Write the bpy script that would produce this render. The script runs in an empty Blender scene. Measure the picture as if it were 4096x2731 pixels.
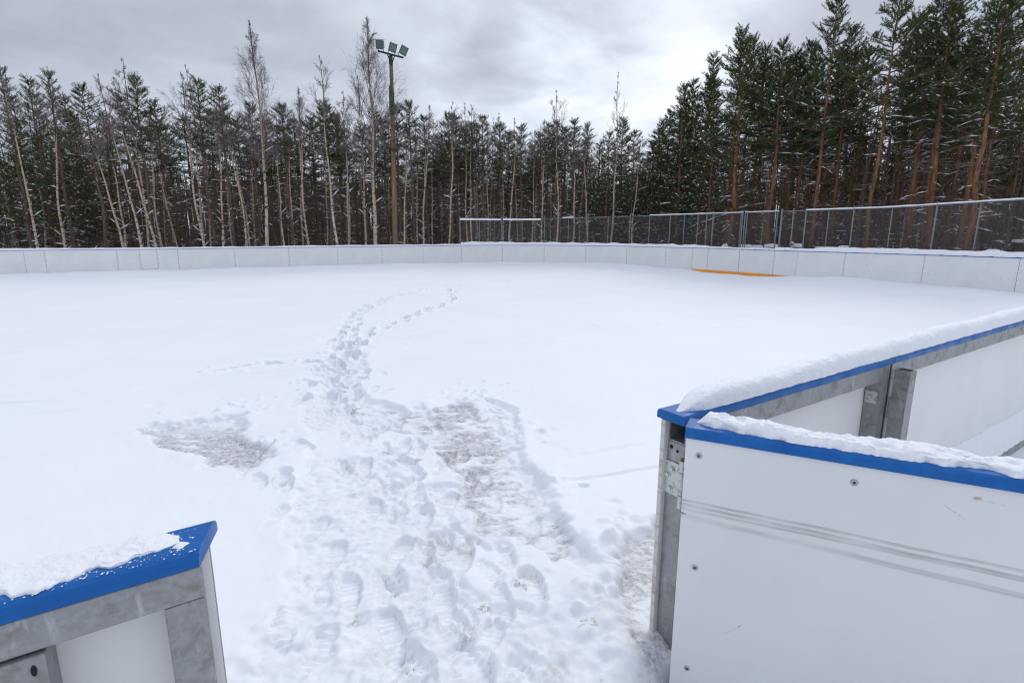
import bpy, bmesh, math, random
import numpy as np
from mathutils import Vector, Matrix

scene = bpy.context.scene
COL = scene.collection

# ------------------------------------------------------------------ camera
cam_data = bpy.data.cameras.new('camera')
cam = bpy.data.objects.new('camera', cam_data)
COL.objects.link(cam)
EYE = 1.95
cam.location = (0, 0, EYE)
cam.rotation_euler = (math.radians(90 - 11.63), 0, 0)
cam_data.sensor_width = 36.0
cam_data.lens = 18.9
cam_data.clip_start = 0.05
cam_data.clip_end = 3000
cam_data.dof.use_dof = True
cam_data.dof.focus_distance = 4.5
cam_data.dof.aperture_fstop = 9.0
scene.camera = cam

# ------------------------------------------------------------------ light
SUN_EL, SUN_AZ = math.radians(38), math.radians(28)     # azimuth measured from +Y towards +X
world = bpy.data.worlds.new('World')
scene.world = world
world.use_nodes = True
wt = world.node_tree
wt.nodes.clear()


def wn(t, **kw):
    n = wt.nodes.new(t)
    for k, v in kw.items():
        setattr(n, k, v)
    return n


def wl(a, b):
    wt.links.new(a, b)


def build_sky():
    out = wn('ShaderNodeOutputWorld')
    bg = wn('ShaderNodeBackground')
    wl(bg.outputs[0], out.inputs[0])
    sky = wn('ShaderNodeTexSky', sky_type='NISHITA', sun_disc=False)
    sky.sun_elevation = SUN_EL
    sky.sun_rotation = SUN_AZ
    tc = wn('ShaderNodeTexCoord')
    sep = wn('ShaderNodeSeparateXYZ')
    wl(tc.outputs['Generated'], sep.inputs[0])
    # project the direction on a cloud deck
    zz = wn('ShaderNodeMath', operation='MAXIMUM'); zz.inputs[1].default_value = 0.0
    wl(sep.outputs[2], zz.inputs[0])
    za = wn('ShaderNodeMath', operation='ADD'); za.inputs[1].default_value = 0.22
    wl(zz.outputs[0], za.inputs[0])
    dx = wn('ShaderNodeMath', operation='DIVIDE'); dy = wn('ShaderNodeMath', operation='DIVIDE')
    wl(sep.outputs[0], dx.inputs[0]); wl(za.outputs[0], dx.inputs[1])
    wl(sep.outputs[1], dy.inputs[0]); wl(za.outputs[0], dy.inputs[1])
    cmb = wn('ShaderNodeCombineXYZ')
    wl(dx.outputs[0], cmb.inputs[0]); wl(dy.outputs[0], cmb.inputs[1])
    cmb.inputs[2].default_value = 4.3

    def noise(scale, detail, rough, dist, off):
        mp = wn('ShaderNodeMapping')
        mp.inputs['Location'].default_value = off
        mp.inputs['Scale'].default_value = (1, 1.0, 1)
        wl(cmb.outputs[0], mp.inputs[0])
        n = wn('ShaderNodeTexNoise')
        n.inputs['Scale'].default_value = scale
        n.inputs['Detail'].default_value = detail
        n.inputs['Roughness'].default_value = rough
        n.inputs['Distortion'].default_value = dist
        wl(mp.outputs[0], n.inputs['Vector'])
        return n.outputs[0]
    n1 = noise(1.15, 6, 0.52, 0.25, (3.1, 1.7, 0))
    n2 = noise(3.2, 5, 0.55, 0.3, (7.7, 2.2, 1))

    def glow(d, lo, hi):
        v = Vector(d).normalized()
        dp = wn('ShaderNodeVectorMath', operation='DOT_PRODUCT')
        nrm = wn('ShaderNodeVectorMath', operation='NORMALIZE')
        wl(tc.outputs['Generated'], nrm.inputs[0])
        wl(nrm.outputs[0], dp.inputs[0]); dp.inputs[1].default_value = v
        mr = wn('ShaderNodeMapRange', interpolation_type='SMOOTHERSTEP')
        mr.inputs[1].default_value = lo; mr.inputs[2].default_value = hi
        wl(dp.outputs['Value'], mr.inputs[0])
        return mr.outputs[0]

    def math2(op, a, b):
        m = wn('ShaderNodeMath', operation=op)
        for i, q in ((0, a), (1, b)):
            if isinstance(q, (int, float)):
                m.inputs[i].default_value = q
            else:
                wl(q, m.inputs[i])
        return m.outputs[0]
    # thin places in the deck where the light comes through, dark weather to the left
    thin = glow((0.215, 0.93, 0.335), 0.965, 0.9995)
    thin2 = glow((-0.05, 0.97, 0.23), 0.985, 0.9995)
    low = glow((0.30, 0.95, 0.16), 0.93, 0.999)
    upl = glow((-0.17, 0.88, 0.44), 0.975, 0.9995)
    dark = glow((-0.80, 0.55, 0.36), 0.80, 0.99)
    f = math2('ADD', math2('MULTIPLY', n1, 0.68), math2('MULTIPLY', n2, 0.38))
    f = math2('ADD', f, math2('MULTIPLY', math2('MULTIPLY', thin, n2), 0.50))
    f = math2('ADD', f, math2('MULTIPLY', math2('MULTIPLY', thin2, n2), 0.28))
    f = math2('ADD', f, math2('MULTIPLY', low, 0.03))
    f = math2('ADD', f, math2('MULTIPLY', upl, 0.13))
    f = math2('SUBTRACT', f, math2('MULTIPLY', dark, 0.10))
    # clearer, brighter band just above the horizon
    hz = wn('ShaderNodeMapRange', interpolation_type='SMOOTHSTEP')
    hz.inputs[1].default_value = 0.30; hz.inputs[2].default_value = 0.04
    hz.inputs[3].default_value = 0.0; hz.inputs[4].default_value = 0.21
    wl(sep.outputs[2], hz.inputs[0])
    f = math2('ADD', f, hz.outputs[0])
    ramp = wn('ShaderNodeValToRGB')
    e = ramp.color_ramp.elements
    e[0].position = 0.28; e[0].color = (0.34, 0.37, 0.435, 1)
    e[1].position = 0.97; e[1].color = (0.91, 0.955, 1.0, 1)
    q = e.new(0.50); q.color = (0.475, 0.51, 0.60, 1)
    q = e.new(0.66); q.color = (0.60, 0.645, 0.735, 1)
    q = e.new(0.80); q.color = (0.745, 0.805, 0.90, 1)
    wl(f, ramp.inputs[0])
    # overcast sky: zenith brighter than the horizon
    up = wn('ShaderNodeMapRange', interpolation_type='SMOOTHSTEP')
    up.inputs[1].default_value = 0.45; up.inputs[2].default_value = 0.85
    up.inputs[3].default_value = 1.0; up.inputs[4].default_value = 1.75
    wl(sep.outputs[2], up.inputs[0])
    vm = wn('ShaderNodeVectorMath', operation='SCALE')
    wl(ramp.outputs[0], vm.inputs[0]); wl(up.outputs[0], vm.inputs['Scale'])
    sc = wn('ShaderNodeVectorMath', operation='SCALE')
    wl(sky.outputs[0], sc.inputs[0]); sc.inputs['Scale'].default_value = 0.07
    mix = wn('ShaderNodeMix', data_type='RGBA')
    mix.inputs[0].default_value = 0.90
    wl(sc.outputs[0], mix.inputs[6]); wl(vm.outputs[0], mix.inputs[7])
    wl(mix.outputs[2], bg.inputs[0])
    bg.inputs[1].default_value = 1.0


build_sky()
sun_data = bpy.data.lights.new('sun', 'SUN')
sun_data.energy = 0.9
sun_data.angle = math.radians(25)
sun_data.color = (1.0, 0.95, 0.88)
sun = bpy.data.objects.new('sun', sun_data)
COL.objects.link(sun)
sdir = Vector((math.sin(SUN_AZ) * math.cos(SUN_EL), math.cos(SUN_AZ) * math.cos(SUN_EL), math.sin(SUN_EL)))
sun.rotation_euler = sdir.to_track_quat('Z', 'Y').to_euler()
sun.location = (0, 0, 30)

scene.view_settings.view_transform = 'Standard'
scene.view_settings.look = 'None'
scene.view_settings.gamma = 1.0
scene.view_settings.exposure = 0.17
scene.view_settings.use_curve_mapping = False
scene.cycles.max_bounces = 6
scene.cycles.diffuse_bounces = 3
scene.cycles.use_adaptive_sampling = False
scene.cycles.use_denoising = True
scene.cycles.filter_width = 1.2


# ------------------------------------------------------------------ helpers
def tag(o, label=None, cat=None, group=None, kind=None):
    if label: o['label'] = label
    if cat: o['category'] = cat
    if group: o['group'] = group
    if kind: o['kind'] = kind
    return o


def empty(name, loc=(0, 0, 0), rot=(0, 0, 0), parent=None):
    o = bpy.data.objects.new(name, None)
    COL.objects.link(o)
    o.location = loc
    o.rotation_euler = rot
    o.empty_display_size = 0.2
    if parent: o.parent = parent
    return o


class MB:
    """collects geometry of one mesh; faces carry a material slot"""

    def __init__(self):
        self.v, self.f, self.m, self.s = [], [], [], []

    def add(self, verts, faces, mat=0, smooth=False):
        b = len(self.v)
        self.v.extend(tuple(map(float, p)) for p in verts)
        for f in faces:
            self.f.append(tuple(b + i for i in f))
            self.m.append(mat)
            self.s.append(smooth)

    def box(self, lo, hi, mat=0):
        x0, y0, z0 = lo
        x1, y1, z1 = hi
        self.add([(x0, y0, z0), (x1, y0, z0), (x1, y1, z0), (x0, y1, z0), (x0, y0, z1), (x1, y0, z1), (x1, y1, z1), (x0, y1, z1)],
                 [(0, 3, 2, 1), (4, 5, 6, 7), (0, 1, 5, 4), (1, 2, 6, 5), (2, 3, 7, 6), (3, 0, 4, 7)], mat)

    def tube(self, pts, rad, n=6, mat=0, cap=True, smooth=True):
        pts = [Vector(p) for p in pts]
        if not hasattr(rad, '__len__'): rad = [rad] * len(pts)
        b = []
        d0 = (pts[1] - pts[0]).normalized()
        ref = Vector((0, 0, 1)) if abs(d0.z) < 0.9 else Vector((1, 0, 0))
        for i, p in enumerate(pts):
            d = (pts[min(i + 1, len(pts) - 1)] - pts[max(i - 1, 0)]).normalized()
            a = d.cross(ref).normalized()
            c = a.cross(d)
            for k in range(n):
                t = 2 * math.pi * k / n
                b.append(p + (a * math.cos(t) + c * math.sin(t)) * rad[i])
        fs = []
        for i in range(len(pts) - 1):
            for k in range(n):
                fs.append((i * n + k, i * n + (k + 1) % n, (i + 1) * n + (k + 1) % n, (i + 1) * n + k))
        if cap:
            fs.append(tuple(range(n))[::-1])
            fs.append(tuple((len(pts) - 1) * n + k for k in range(n)))
        self.add(b, fs, mat, smooth)

    def mesh(self, name, mats):
        me = bpy.data.meshes.new(name)
        me.from_pydata(self.v, [], self.f)
        for m in mats: me.materials.append(m)
        me.polygons.foreach_set('material_index', self.m)
        me.polygons.foreach_set('use_smooth', self.s)
        me.update()
        return me

    def build(self, name, mats, parent=None, bevel=0, loc=(0, 0, 0), rot=(0, 0, 0)):
        if not isinstance(mats, (list, tuple)): mats = [mats]
        o = bpy.data.objects.new(name, self.mesh(name, mats))
        COL.objects.link(o)
        o.location, o.rotation_euler = loc, rot
        if parent: o.parent = parent
        if bevel:
            bv = o.modifiers.new('bevel', 'BEVEL')
            bv.width, bv.segments, bv.limit_method = bevel, 2, 'ANGLE'
        return o


def vnoise(x, y, seed=0):
    xi = np.floor(x).astype(np.int64); yi = np.floor(y).astype(np.int64)
    fx = x - xi; fy = y - yi
    fx = fx * fx * fx * (fx * (fx * 6 - 15) + 10); fy = fy * fy * fy * (fy * (fy * 6 - 15) + 10)

    def h(a, b):
        k = (a * 374761393 + b * 668265263 + seed * 1274126177) & 0xffffffff
        k = ((k ^ (k >> 13)) * 1103515245) & 0xffffffff
        k = ((k ^ (k >> 15)) * 2246822519) & 0xffffffff
        return ((k ^ (k >> 16)) & 0xffff) / 65535.0
    a = h(xi, yi); b = h(xi + 1, yi); c = h(xi, yi + 1); d = h(xi + 1, yi + 1)
    return (a * (1 - fx) + b * fx) * (1 - fy) + (c * (1 - fx) + d * fx) * fy


def fbm(x, y, seed=0, oct=3, gain=0.5):
    s, a, t = 0, 1.0, 0
    for i in range(oct):
        s = s + a * vnoise(x * 2 ** i + i * 17.3, y * 2 ** i - i * 9.1, seed + i)
        t += a
        a *= gain
    return s / t * 2 - 1


def sstep(a, b, x):
    t = np.clip((x - a) / (b - a), 0, 1)
    return t * t * (3 - 2 * t)


# ------------------------------------------------------------------ materials
def material(name, col, rough=0.6, metal=0.0, spec=0.5):
    m = bpy.data.materials.new(name)
    m.use_nodes = True
    b = m.node_tree.nodes['Principled BSDF']
    b.inputs['Base Color'].default_value = (*col, 1)
    b.inputs['Roughness'].default_value = rough
    b.inputs['Metallic'].default_value = metal
    b.inputs['Specular IOR Level'].default_value = spec
    return m


class NT:
    def __init__(self, m):
        self.t = m.node_tree
        self.b = self.t.nodes['Principled BSDF']

    def n(self, typ, **kw):
        n = self.t.nodes.new(typ)
        for k, v in kw.items(): setattr(n, k, v)
        return n

    def l(self, a, b): self.t.links.new(a, b)

    def coord(self, scale=(1, 1, 1), kind='Object', loc=(0, 0, 0)):
        tc = self.n('ShaderNodeTexCoord')
        mp = self.n('ShaderNodeMapping')
        mp.inputs['Scale'].default_value = scale
        mp.inputs['Location'].default_value = loc
        self.l(tc.outputs[kind], mp.inputs[0])
        return mp.outputs[0]

    def noise(self, vec, scale, detail=4, rough=0.5, dist=0):
        n = self.n('ShaderNodeTexNoise')
        n.inputs['Scale'].default_value = scale
        n.inputs['Detail'].default_value = detail
        n.inputs['Roughness'].default_value = rough
        n.inputs['Distortion'].default_value = dist
        self.l(vec, n.inputs['Vector'])
        return n.outputs[0]

    def ramp(self, fac, stops):
        r = self.n('ShaderNodeValToRGB')
        e = r.color_ramp.elements
        e[0].position, e[0].color = stops[0][0], (*stops[0][1], 1)
        e[1].position, e[1].color = stops[-1][0], (*stops[-1][1], 1)
        for p, c in stops[1:-1]:
            q = e.new(p); q.color = (*c, 1)
        self.l(fac, r.inputs[0])
        return r.outputs[0]

    def mix(self, fac, a, b):
        m = self.n('ShaderNodeMix', data_type='RGBA')
        for i, q in ((0, fac), (6, a), (7, b)):
            if isinstance(q, (int, float)): m.inputs[i].default_value = q
            elif isinstance(q, tuple): m.inputs[i].default_value = (*q, 1)
            else: self.l(q, m.inputs[i])
        return m.outputs[2]

    def math(self, op, a, b=0.0, clamp=False):
        m = self.n('ShaderNodeMath', operation=op)
        m.use_clamp = clamp
        for i, q in ((0, a), (1, b)):
            if isinstance(q, (int, float)): m.inputs[i].default_value = q
            else: self.l(q, m.inputs[i])
        return m.outputs[0]

    def maprange(self, v, a, b, c=0.0, d=1.0):
        m = self.n('ShaderNodeMapRange', interpolation_type='SMOOTHSTEP')
        for i, q in enumerate((a, b, c, d)): m.inputs[i + 1].default_value = q
        self.l(v, m.inputs[0])
        return m.outputs[0]

    def bump(self, h, strength, dist):
        b = self.n('ShaderNodeBump')
        b.inputs['Strength'].default_value = strength
        b.inputs['Distance'].default_value = dist
        self.l(h, b.inputs['Height'])
        self.l(b.outputs[0], self.b.inputs['Normal'])

    def base(self, s): self.l(s, self.b.inputs['Base Color'])


M = {}


def make_materials():
    # snow lying on things
    m = M['snow'] = material('snow', (0.86, 0.88, 0.91), 0.6, spec=0.3)
    t = NT(m); v = t.coord()
    t.bump(t.math('ADD', t.noise(v, 70, 4, 0.6), t.math('MULTIPLY', t.noise(v, 16, 3), 1.5)), 0.8, 0.008)
    m = M['far_snow'] = material('far_snow', (0.86, 0.88, 0.91), 0.7, spec=0.2)
    # white polyethylene board
    m = M['panel'] = material('white_polyethylene', (0.74, 0.745, 0.74), 0.38, spec=0.4)
    t = NT(m); v = t.coord()
    w = t.noise(v, 1.1, 5, 0.6); s = t.noise(t.coord((3, 3, 14)), 2.2, 4, 0.6)
    c = t.mix(t.maprange(w, 0.35, 0.75), (0.80, 0.80, 0.795), (0.75, 0.745, 0.725))
    c = t.mix(t.math('MULTIPLY', t.maprange(s, 0.60, 0.80), 0.25), c, (0.55, 0.54, 0.52))
    t.base(c)
    t.bump(t.noise(v, 2.5, 3), 0.12, 0.01)
    # the door's board with puck scuffs: object x runs along the door, z up
    m = M['scuffed_panel'] = material('scuffed_white_polyethylene', (0.74, 0.745, 0.74), 0.35, spec=0.4)
    t = NT(m)
    tc = t.n('ShaderNodeTexCoord'); sp = t.n('ShaderNodeSeparateXYZ'); t.l(tc.outputs['Object'], sp.inputs[0])
    X, Z = sp.outputs[0], sp.outputs[2]
    v = t.coord()
    base = t.mix(t.maprange(t.noise(v, 1.3, 4, 0.6), 0.35, 0.75), (0.755, 0.76, 0.755), (0.71, 0.71, 0.70))
    wob = t.math('MULTIPLY', t.math('SUBTRACT', t.noise(t.coord((2, 0, 0)), 1.4, 2), 0.5), 0.016)
    streak = t.noise(t.coord((1.6, 1, 150)), 1.0, 4, 0.7)
    patch = t.noise(t.coord((3.4, 1, 10)), 1.0, 3, 0.6)
    tot = None
    for z0, slope, wd, amp in ((0.802, 0.004, 0.009, 0.40), (0.782, -0.0005, 0.010, 0.50), (0.760, 0.012, 0.009, 0.42), (0.728, -0.012, 0.017, 0.30)):
        line = t.math('ADD', t.math('ADD', t.math('MULTIPLY', X, slope), z0), wob)
        d = t.math('ABSOLUTE', t.math('SUBTRACT', Z, line))
        k = t.maprange(d, wd, wd * 0.35, 0.0, amp)
        tot = k if tot is None else t.math('MAXIMUM', tot, k)
    tot = t.math('MULTIPLY', tot, t.maprange(streak, 0.30, 0.62, 0.35, 1.0))
    tot = t.math('MULTIPLY', tot, t.maprange(patch, 0.28, 0.62, 0.35, 1.15))
    # where the pucks first struck: short black ticks near the hinge
    tick = t.math('MULTIPLY', t.maprange(X, 0.035, 0.012), t.maprange(t.noise(t.coord((20, 1, 110)), 1.0, 3), 0.50, 0.60))
    band = t.math('MAXIMUM', t.maprange(t.math('ABSOLUTE', t.math('SUBTRACT', Z, 0.785)), 0.022, 0.014),
                  t.maprange(t.math('ABSOLUTE', t.math('SUBTRACT', Z, 0.733)), 0.016, 0.010))
    tot = t.math('MAXIMUM', tot, t.math('MULTIPLY', t.math('MULTIPLY', tick, band), 0.8))
    c = t.mix(tot, base, (0.13, 0.115, 0.10))

    def blot(c, x0, z0, rx, rz, sh, col, amt):
        zz = t.math('SUBTRACT', t.math('SUBTRACT', Z, z0), t.math('MULTIPLY', t.math('SUBTRACT', X, x0), sh))
        d = t.math('ADD', t.math('POWER', t.math('DIVIDE', t.math('SUBTRACT', X, x0), rx), 2.0), t.math('POWER', t.math('DIVIDE', zz, rz), 2.0))
        k = t.math('MULTIPLY', t.maprange(d, 1.0, 0.2), t.maprange(t.noise(v, 60, 3), 0.35, 0.6))
        return t.mix(t.math('MULTIPLY', k, amt), c, col)
    c = blot(c, 0.985, 1.041, 0.016, 0.009, 0, (0.42, 0.22, 0.08), 0.75)
    c = blot(c, 1.03, 1.035, 0.05, 0.006, -0.1, (0.5, 0.36, 0.2), 0.35)
    c = blot(c, 0.272, 0.262, 0.022, 0.005, 1.1, (0.25, 0.2, 0.16), 0.7)
    c = blot(c, 0.233, 0.222, 0.016, 0.004, 0.8, (0.35, 0.3, 0.26), 0.5)
    c = blot(c, 0.93, 0.975, 0.045, 0.004, -0.6, (0.3, 0.26, 0.22), 0.5)
    t.base(c)
    t.bump(t.noise(v, 3.0, 3), 0.1, 0.01)
    m = M['panel_edge'] = material('board_edge', (0.60, 0.57, 0.52), 0.6)
    t = NT(m)
    t.base(t.mix(t.maprange(t.noise(t.coord((8, 8, 30)), 1.2, 4), 0.45, 0.75), (0.62, 0.60, 0.56), (0.42, 0.36, 0.29)))
    # blue cap rail
    m = M['blue'] = material('blue_polyethylene', (0.002, 0.085, 0.37), 0.42, spec=0.3)
    t = NT(m); v = t.coord()
    t.base(t.mix(t.maprange(t.noise(v, 9, 5, 0.65), 0.4, 0.75), (0.001, 0.098, 0.36), (0.003, 0.135, 0.44)))
    sc = t.noise(t.coord((1.5, 60, 60)), 2.0, 4, 0.7)
    c0 = t.mix(t.maprange(t.noise(v, 9, 5, 0.65), 0.4, 0.75), (0.001, 0.098, 0.36), (0.003, 0.135, 0.44))
    c0 = t.mix(t.math('MULTIPLY', t.maprange(sc, 0.62, 0.74), 0.35), c0, (0.10, 0.24, 0.50))
    t.base(t.mix(t.math('MULTIPLY', t.maprange(t.noise(v, 3.0, 4, 0.6), 0.5, 0.75), 0.3), c0, (0.02, 0.10, 0.28)))
    t.l(t.maprange(t.noise(v, 6, 4), 0.35, 0.7, 0.28, 0.55), t.b.inputs['Roughness'])
    t.bump(t.math('ADD', t.noise(v, 40, 3), sc), 0.10, 0.004)
    # galvanised steel
    m = M['galv'] = material('galvanised_steel', (0.33, 0.34, 0.34), 0.48, 0.55)
    t = NT(m); v = t.coord()
    vo = t.n('ShaderNodeTexVoronoi'); vo.inputs['Scale'].default_value = 70; t.l(v, vo.inputs['Vector'])
    hs = t.n('ShaderNodeSeparateColor'); t.l(vo.outputs['Color'], hs.inputs[0])
    n1 = t.noise(v, 9, 5, 0.65, 0.6)
    c = t.mix(hs.outputs[0], (0.285, 0.29, 0.29), (0.335, 0.345, 0.35))
    c = t.mix(t.math('MULTIPLY', t.maprange(n1, 0.52, 0.66), 0.6), c, (0.20, 0.185, 0.15))
    c = t.mix(t.math('MULTIPLY', t.maprange(t.noise(t.coord((20, 20, 5)), 1.5, 4, 0.6), 0.58, 0.70), 0.55), c, (0.50, 0.51, 0.50))
    t.base(c)
    t.l(t.maprange(n1, 0.3, 0.8, 0.38, 0.65), t.b.inputs['Roughness'])
    t.bump(n1, 0.15, 0.004)
    m = M['zinc'] = material('zinc_fence_tube', (0.20, 0.225, 0.235), 0.5, 0.3)
    m = M['wire'] = material('zinc_wire', (0.17, 0.175, 0.175), 0.6, 0.2)
    m = M['bright_zinc'] = material('bright_zinc_plate', (0.55, 0.57, 0.54), 0.4, 0.6)
    t = NT(m)
    t.base(t.mix(t.maprange(t.noise(t.coord(), 45, 4, 0.6), 0.5, 0.72), (0.58, 0.61, 0.58), (0.30, 0.27, 0.21)))
    m = M['dark_hole'] = material('dark_opening', (0.012, 0.012, 0.012), 0.9)
    m = M['rust'] = material('rust', (0.17, 0.07, 0.025), 0.85)
    m = M['screw'] = material('screw_steel', (0.42, 0.42, 0.41), 0.4, 0.8)
    m = M['kick'] = material('orange_kick_plate', (0.80, 0.24, 0.008), 0.45)
    t = NT(m)
    t.base(t.mix(t.maprange(t.noise(t.coord(), 6, 4), 0.4, 0.75), (0.92, 0.36, 0.008), (0.80, 0.26, 0.01)))
    # timber mast
    m = M['mast'] = material('weathered_pole_timber', (0.30, 0.19, 0.11), 0.85)
    t = NT(m)
    n1 = t.noise(t.coord((26, 26, 0.7)), 1.0, 5, 0.6); n2 = t.noise(t.coord((1, 1, 0.25)), 1.2, 3)
    tcz = t.n('ShaderNodeTexCoord'); spz = t.n('ShaderNodeSeparateXYZ'); t.l(tcz.outputs['Object'], spz.inputs[0])
    grey = t.maprange(spz.outputs[2], 7.0, 11.0)
    c1 = t.ramp(n1, [(0.3, (0.15, 0.085, 0.045)), (0.5, (0.29, 0.18, 0.105)), (0.72, (0.40, 0.28, 0.18))])
    c2 = t.ramp(n1, [(0.3, (0.10, 0.075, 0.055)), (0.7, (0.25, 0.20, 0.155))])
    t.base(t.mix(grey, c1, c2))
    t.bump(n1, 0.4, 0.01)
    m = M['sleeve'] = material('green_pole_sleeve', (0.012, 0.06, 0.018), 0.5)
    t = NT(m)
    t.base(t.mix(t.maprange(t.noise(t.coord((4, 4, 1)), 3, 4), 0.45, 0.65), (0.010, 0.055, 0.016), (0.05, 0.13, 0.03)))
    m = M['lamp_body'] = material('teal_painted_lamp_housing', (0.03, 0.15, 0.165), 0.5)
    m = M['arm'] = material('dark_painted_steel', (0.02, 0.045, 0.06), 0.45, 0.3)
    m = M['lens'] = material('lamp_glass', (0.12, 0.20, 0.18), 0.25, 0.0, 0.35)
    m = M['reflector'] = material('lamp_reflector', (0.17, 0.20, 0.15), 0.4, 0.2)

    # trees
    def rnd(t):
        oi = t.n('ShaderNodeObjectInfo')
        return oi.outputs['Random']
    m = M['pine_bark'] = material('pine_bark', (0.16, 0.08, 0.045), 0.9, spec=0.15)
    t = NT(m)
    n1 = t.noise(t.coord((14, 14, 2.6)), 1.0, 5, 0.65, 0.4)
    c1 = t.ramp(n1, [(0.34, (0.035, 0.022, 0.016)), (0.52, (0.105, 0.058, 0.038)), (0.72, (0.19, 0.115, 0.08))])
    c2 = t.ramp(n1, [(0.34, (0.10, 0.048, 0.026)), (0.52, (0.29, 0.135, 0.068)), (0.72, (0.44, 0.235, 0.13))])
    tcz = t.n('ShaderNodeTexCoord'); spz = t.n('ShaderNodeSeparateXYZ'); t.l(tcz.outputs['Object'], spz.inputs[0])
    hgt = t.maprange(t.math('ADD', spz.outputs[2], t.math('MULTIPLY', t.noise(t.coord((2, 2, 1)), 1, 2), 2.5)), 1.5, 5.5, 0.25, 1.0)
    c = t.mix(hgt, c1, c2)
    c = t.mix(t.math('MULTIPLY', rnd(t), 0.35), c, (0.15, 0.09, 0.065))
    t.base(c)
    t.bump(n1, 0.6, 0.02)
    m = M['thin_bark'] = material('young_pine_bark', (0.085, 0.052, 0.038), 0.9, spec=0.12)
    t = NT(m)
    n1 = t.noise(t.coord((14, 14, 2.6)), 1.0, 4, 0.6)
    c = t.ramp(n1, [(0.34, (0.075, 0.055, 0.045)), (0.54, (0.165, 0.120, 0.095)), (0.74, (0.26, 0.195, 0.155))])
    t.base(t.mix(t.math('MULTIPLY', rnd(t), 0.5), c, (0.19, 0.115, 0.075)))
    m = M['deadwood'] = material('bare_twigs', (0.20, 0.155, 0.135), 0.9, spec=0.1)
    m = M['birch_bark'] = material('birch_bark', (0.62, 0.57, 0.50), 0.75, spec=0.25)
    t = NT(m)
    n1 = t.noise(t.coord((3.5, 3.5, 13)), 1.0, 4, 0.65, 0.5)
    n2 = t.noise(t.coord((5, 5, 1.2)), 1.0, 3)
    tcz = t.n('ShaderNodeTexCoord'); spz = t.n('ShaderNodeSeparateXYZ'); t.l(tcz.outputs['Object'], spz.inputs[0])
    wh = t.mix(t.maprange(n2, 0.35, 0.7), (0.62, 0.55, 0.46), (0.78, 0.75, 0.69))
    tan = t.mix(n2, (0.44, 0.32, 0.22), (0.58, 0.46, 0.34))
    wh = t.mix(t.maprange(t.math('ADD', spz.outputs[2], t.math('MULTIPLY', rnd(t), 2.0)), 1.4, 4.6), wh, tan)
    wh = t.mix(t.maprange(spz.outputs[2], 6.0, 9.0), wh, (0.11, 0.075, 0.06))
    t.base(t.mix(t.maprange(n1, 0.555, 0.60), wh, (0.025, 0.020, 0.018)))
    m = M['aspen_bark'] = material('aspen_bark', (0.33, 0.30, 0.24), 0.85, spec=0.2)
    t = NT(m)
    n1 = t.noise(t.coord((6, 6, 4)), 1.0, 4, 0.6)
    t.base(t.ramp(n1, [(0.3, (0.12, 0.10, 0.08)), (0.5, (0.34, 0.30, 0.235)), (0.75, (0.46, 0.42, 0.34))]))
    m = M['twig'] = material('birch_twigs', (0.21, 0.16, 0.155), 0.85, spec=0.15)
    m = M['needles'] = material('pine_needles', (0.045, 0.075, 0.025), 0.7, spec=0.2)
    t = NT(m)
    n1 = t.noise(t.coord(), 1.6, 3)
    c = t.mix(t.maprange(n1, 0.35, 0.68), (0.042, 0.064, 0.024), (0.104, 0.128, 0.042))
    t.base(t.mix(t.math('MULTIPLY', rnd(t), 0.45), c, (0.070, 0.078, 0.034)))
    m = M['shed_wall'] = material('ochre_painted_boarding', (0.42, 0.27, 0.06), 0.8)
    m = M['concrete'] = material('grey_concrete', (0.30, 0.30, 0.30), 0.9)


make_materials()


# ------------------------------------------------------------------ plan of the rink
N0 = np.array([0.822, 2.329])           # outer edge of the near boards at the gate
AX, AY = 0.8331, 0.5531                 # direction of the near boards
ANG = math.atan2(AY, AX)
# joints of the far boards (x, y) from beyond the left edge of the picture, round the corner, to the right
WALL = [(-30.6, 21.6), (-27.4, 22.66), (-25.0, 23.45), (-21.893, 24.47), (-21.17, 24.71), (-18.52, 25.57), (-17.66, 25.86), (-16.97, 26.08), (-16.157, 26.348),
        (-14.028, 27.50), (-11.743, 28.60), (-9.52, 29.62), (-7.346, 30.62), (-5.21, 31.65), (-3.076, 32.70), (-0.597, 33.40), (1.991, 33.40),
        (4.441, 32.45), (6.615, 31.08), (8.333, 29.26), (9.384, 28.08), (9.949, 27.40), (10.916, 25.90), (11.821, 24.33), (12.371, 23.43),
        (13.526, 21.98), (15.096, 19.80), (16.43, 17.50), (17.75, 15.35), (19.0, 13.2)]
WALL = np.array(WALL)
# height of the snow drifted against each joint
BANK = np.array([0, 0, 0, .06, .08, .11, .12, .12, .12, .12, .125, .14, .145, .12, .09, .08, .09, .12, .10, .02, -.03, -.10, -.13, -.09, .03, .13, .05, .0, .0, 0.])
TOP = 1.13                               # top of the boards


def wall_dist(x, y):
    """distance to the far boards, positive on the ice side, and drift height there"""
    best = np.full(x.shape, 1e9); sg = np.ones(x.shape); bk = np.zeros(x.shape)
    for i in range(len(WALL) - 1):
        a, b = WALL[i], WALL[i + 1]
        d = b - a
        L2 = d @ d
        t = np.clip(((x - a[0]) * d[0] + (y - a[1]) * d[1]) / L2, 0, 1)
        px, py = x - a[0] - t * d[0], y - a[1] - t * d[1]
        dd = np.hypot(px, py)
        s = np.where(d[0] * (y - a[1]) - d[1] * (x - a[0]) < 0, 1.0, -1.0)
        k = dd < best - 1e-9
        best = np.where(k, dd, best); sg = np.where(k, s, sg); bk = np.where(k, BANK[i] * (1 - t) + BANK[i + 1] * t, bk)
    return best * sg, bk


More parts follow.
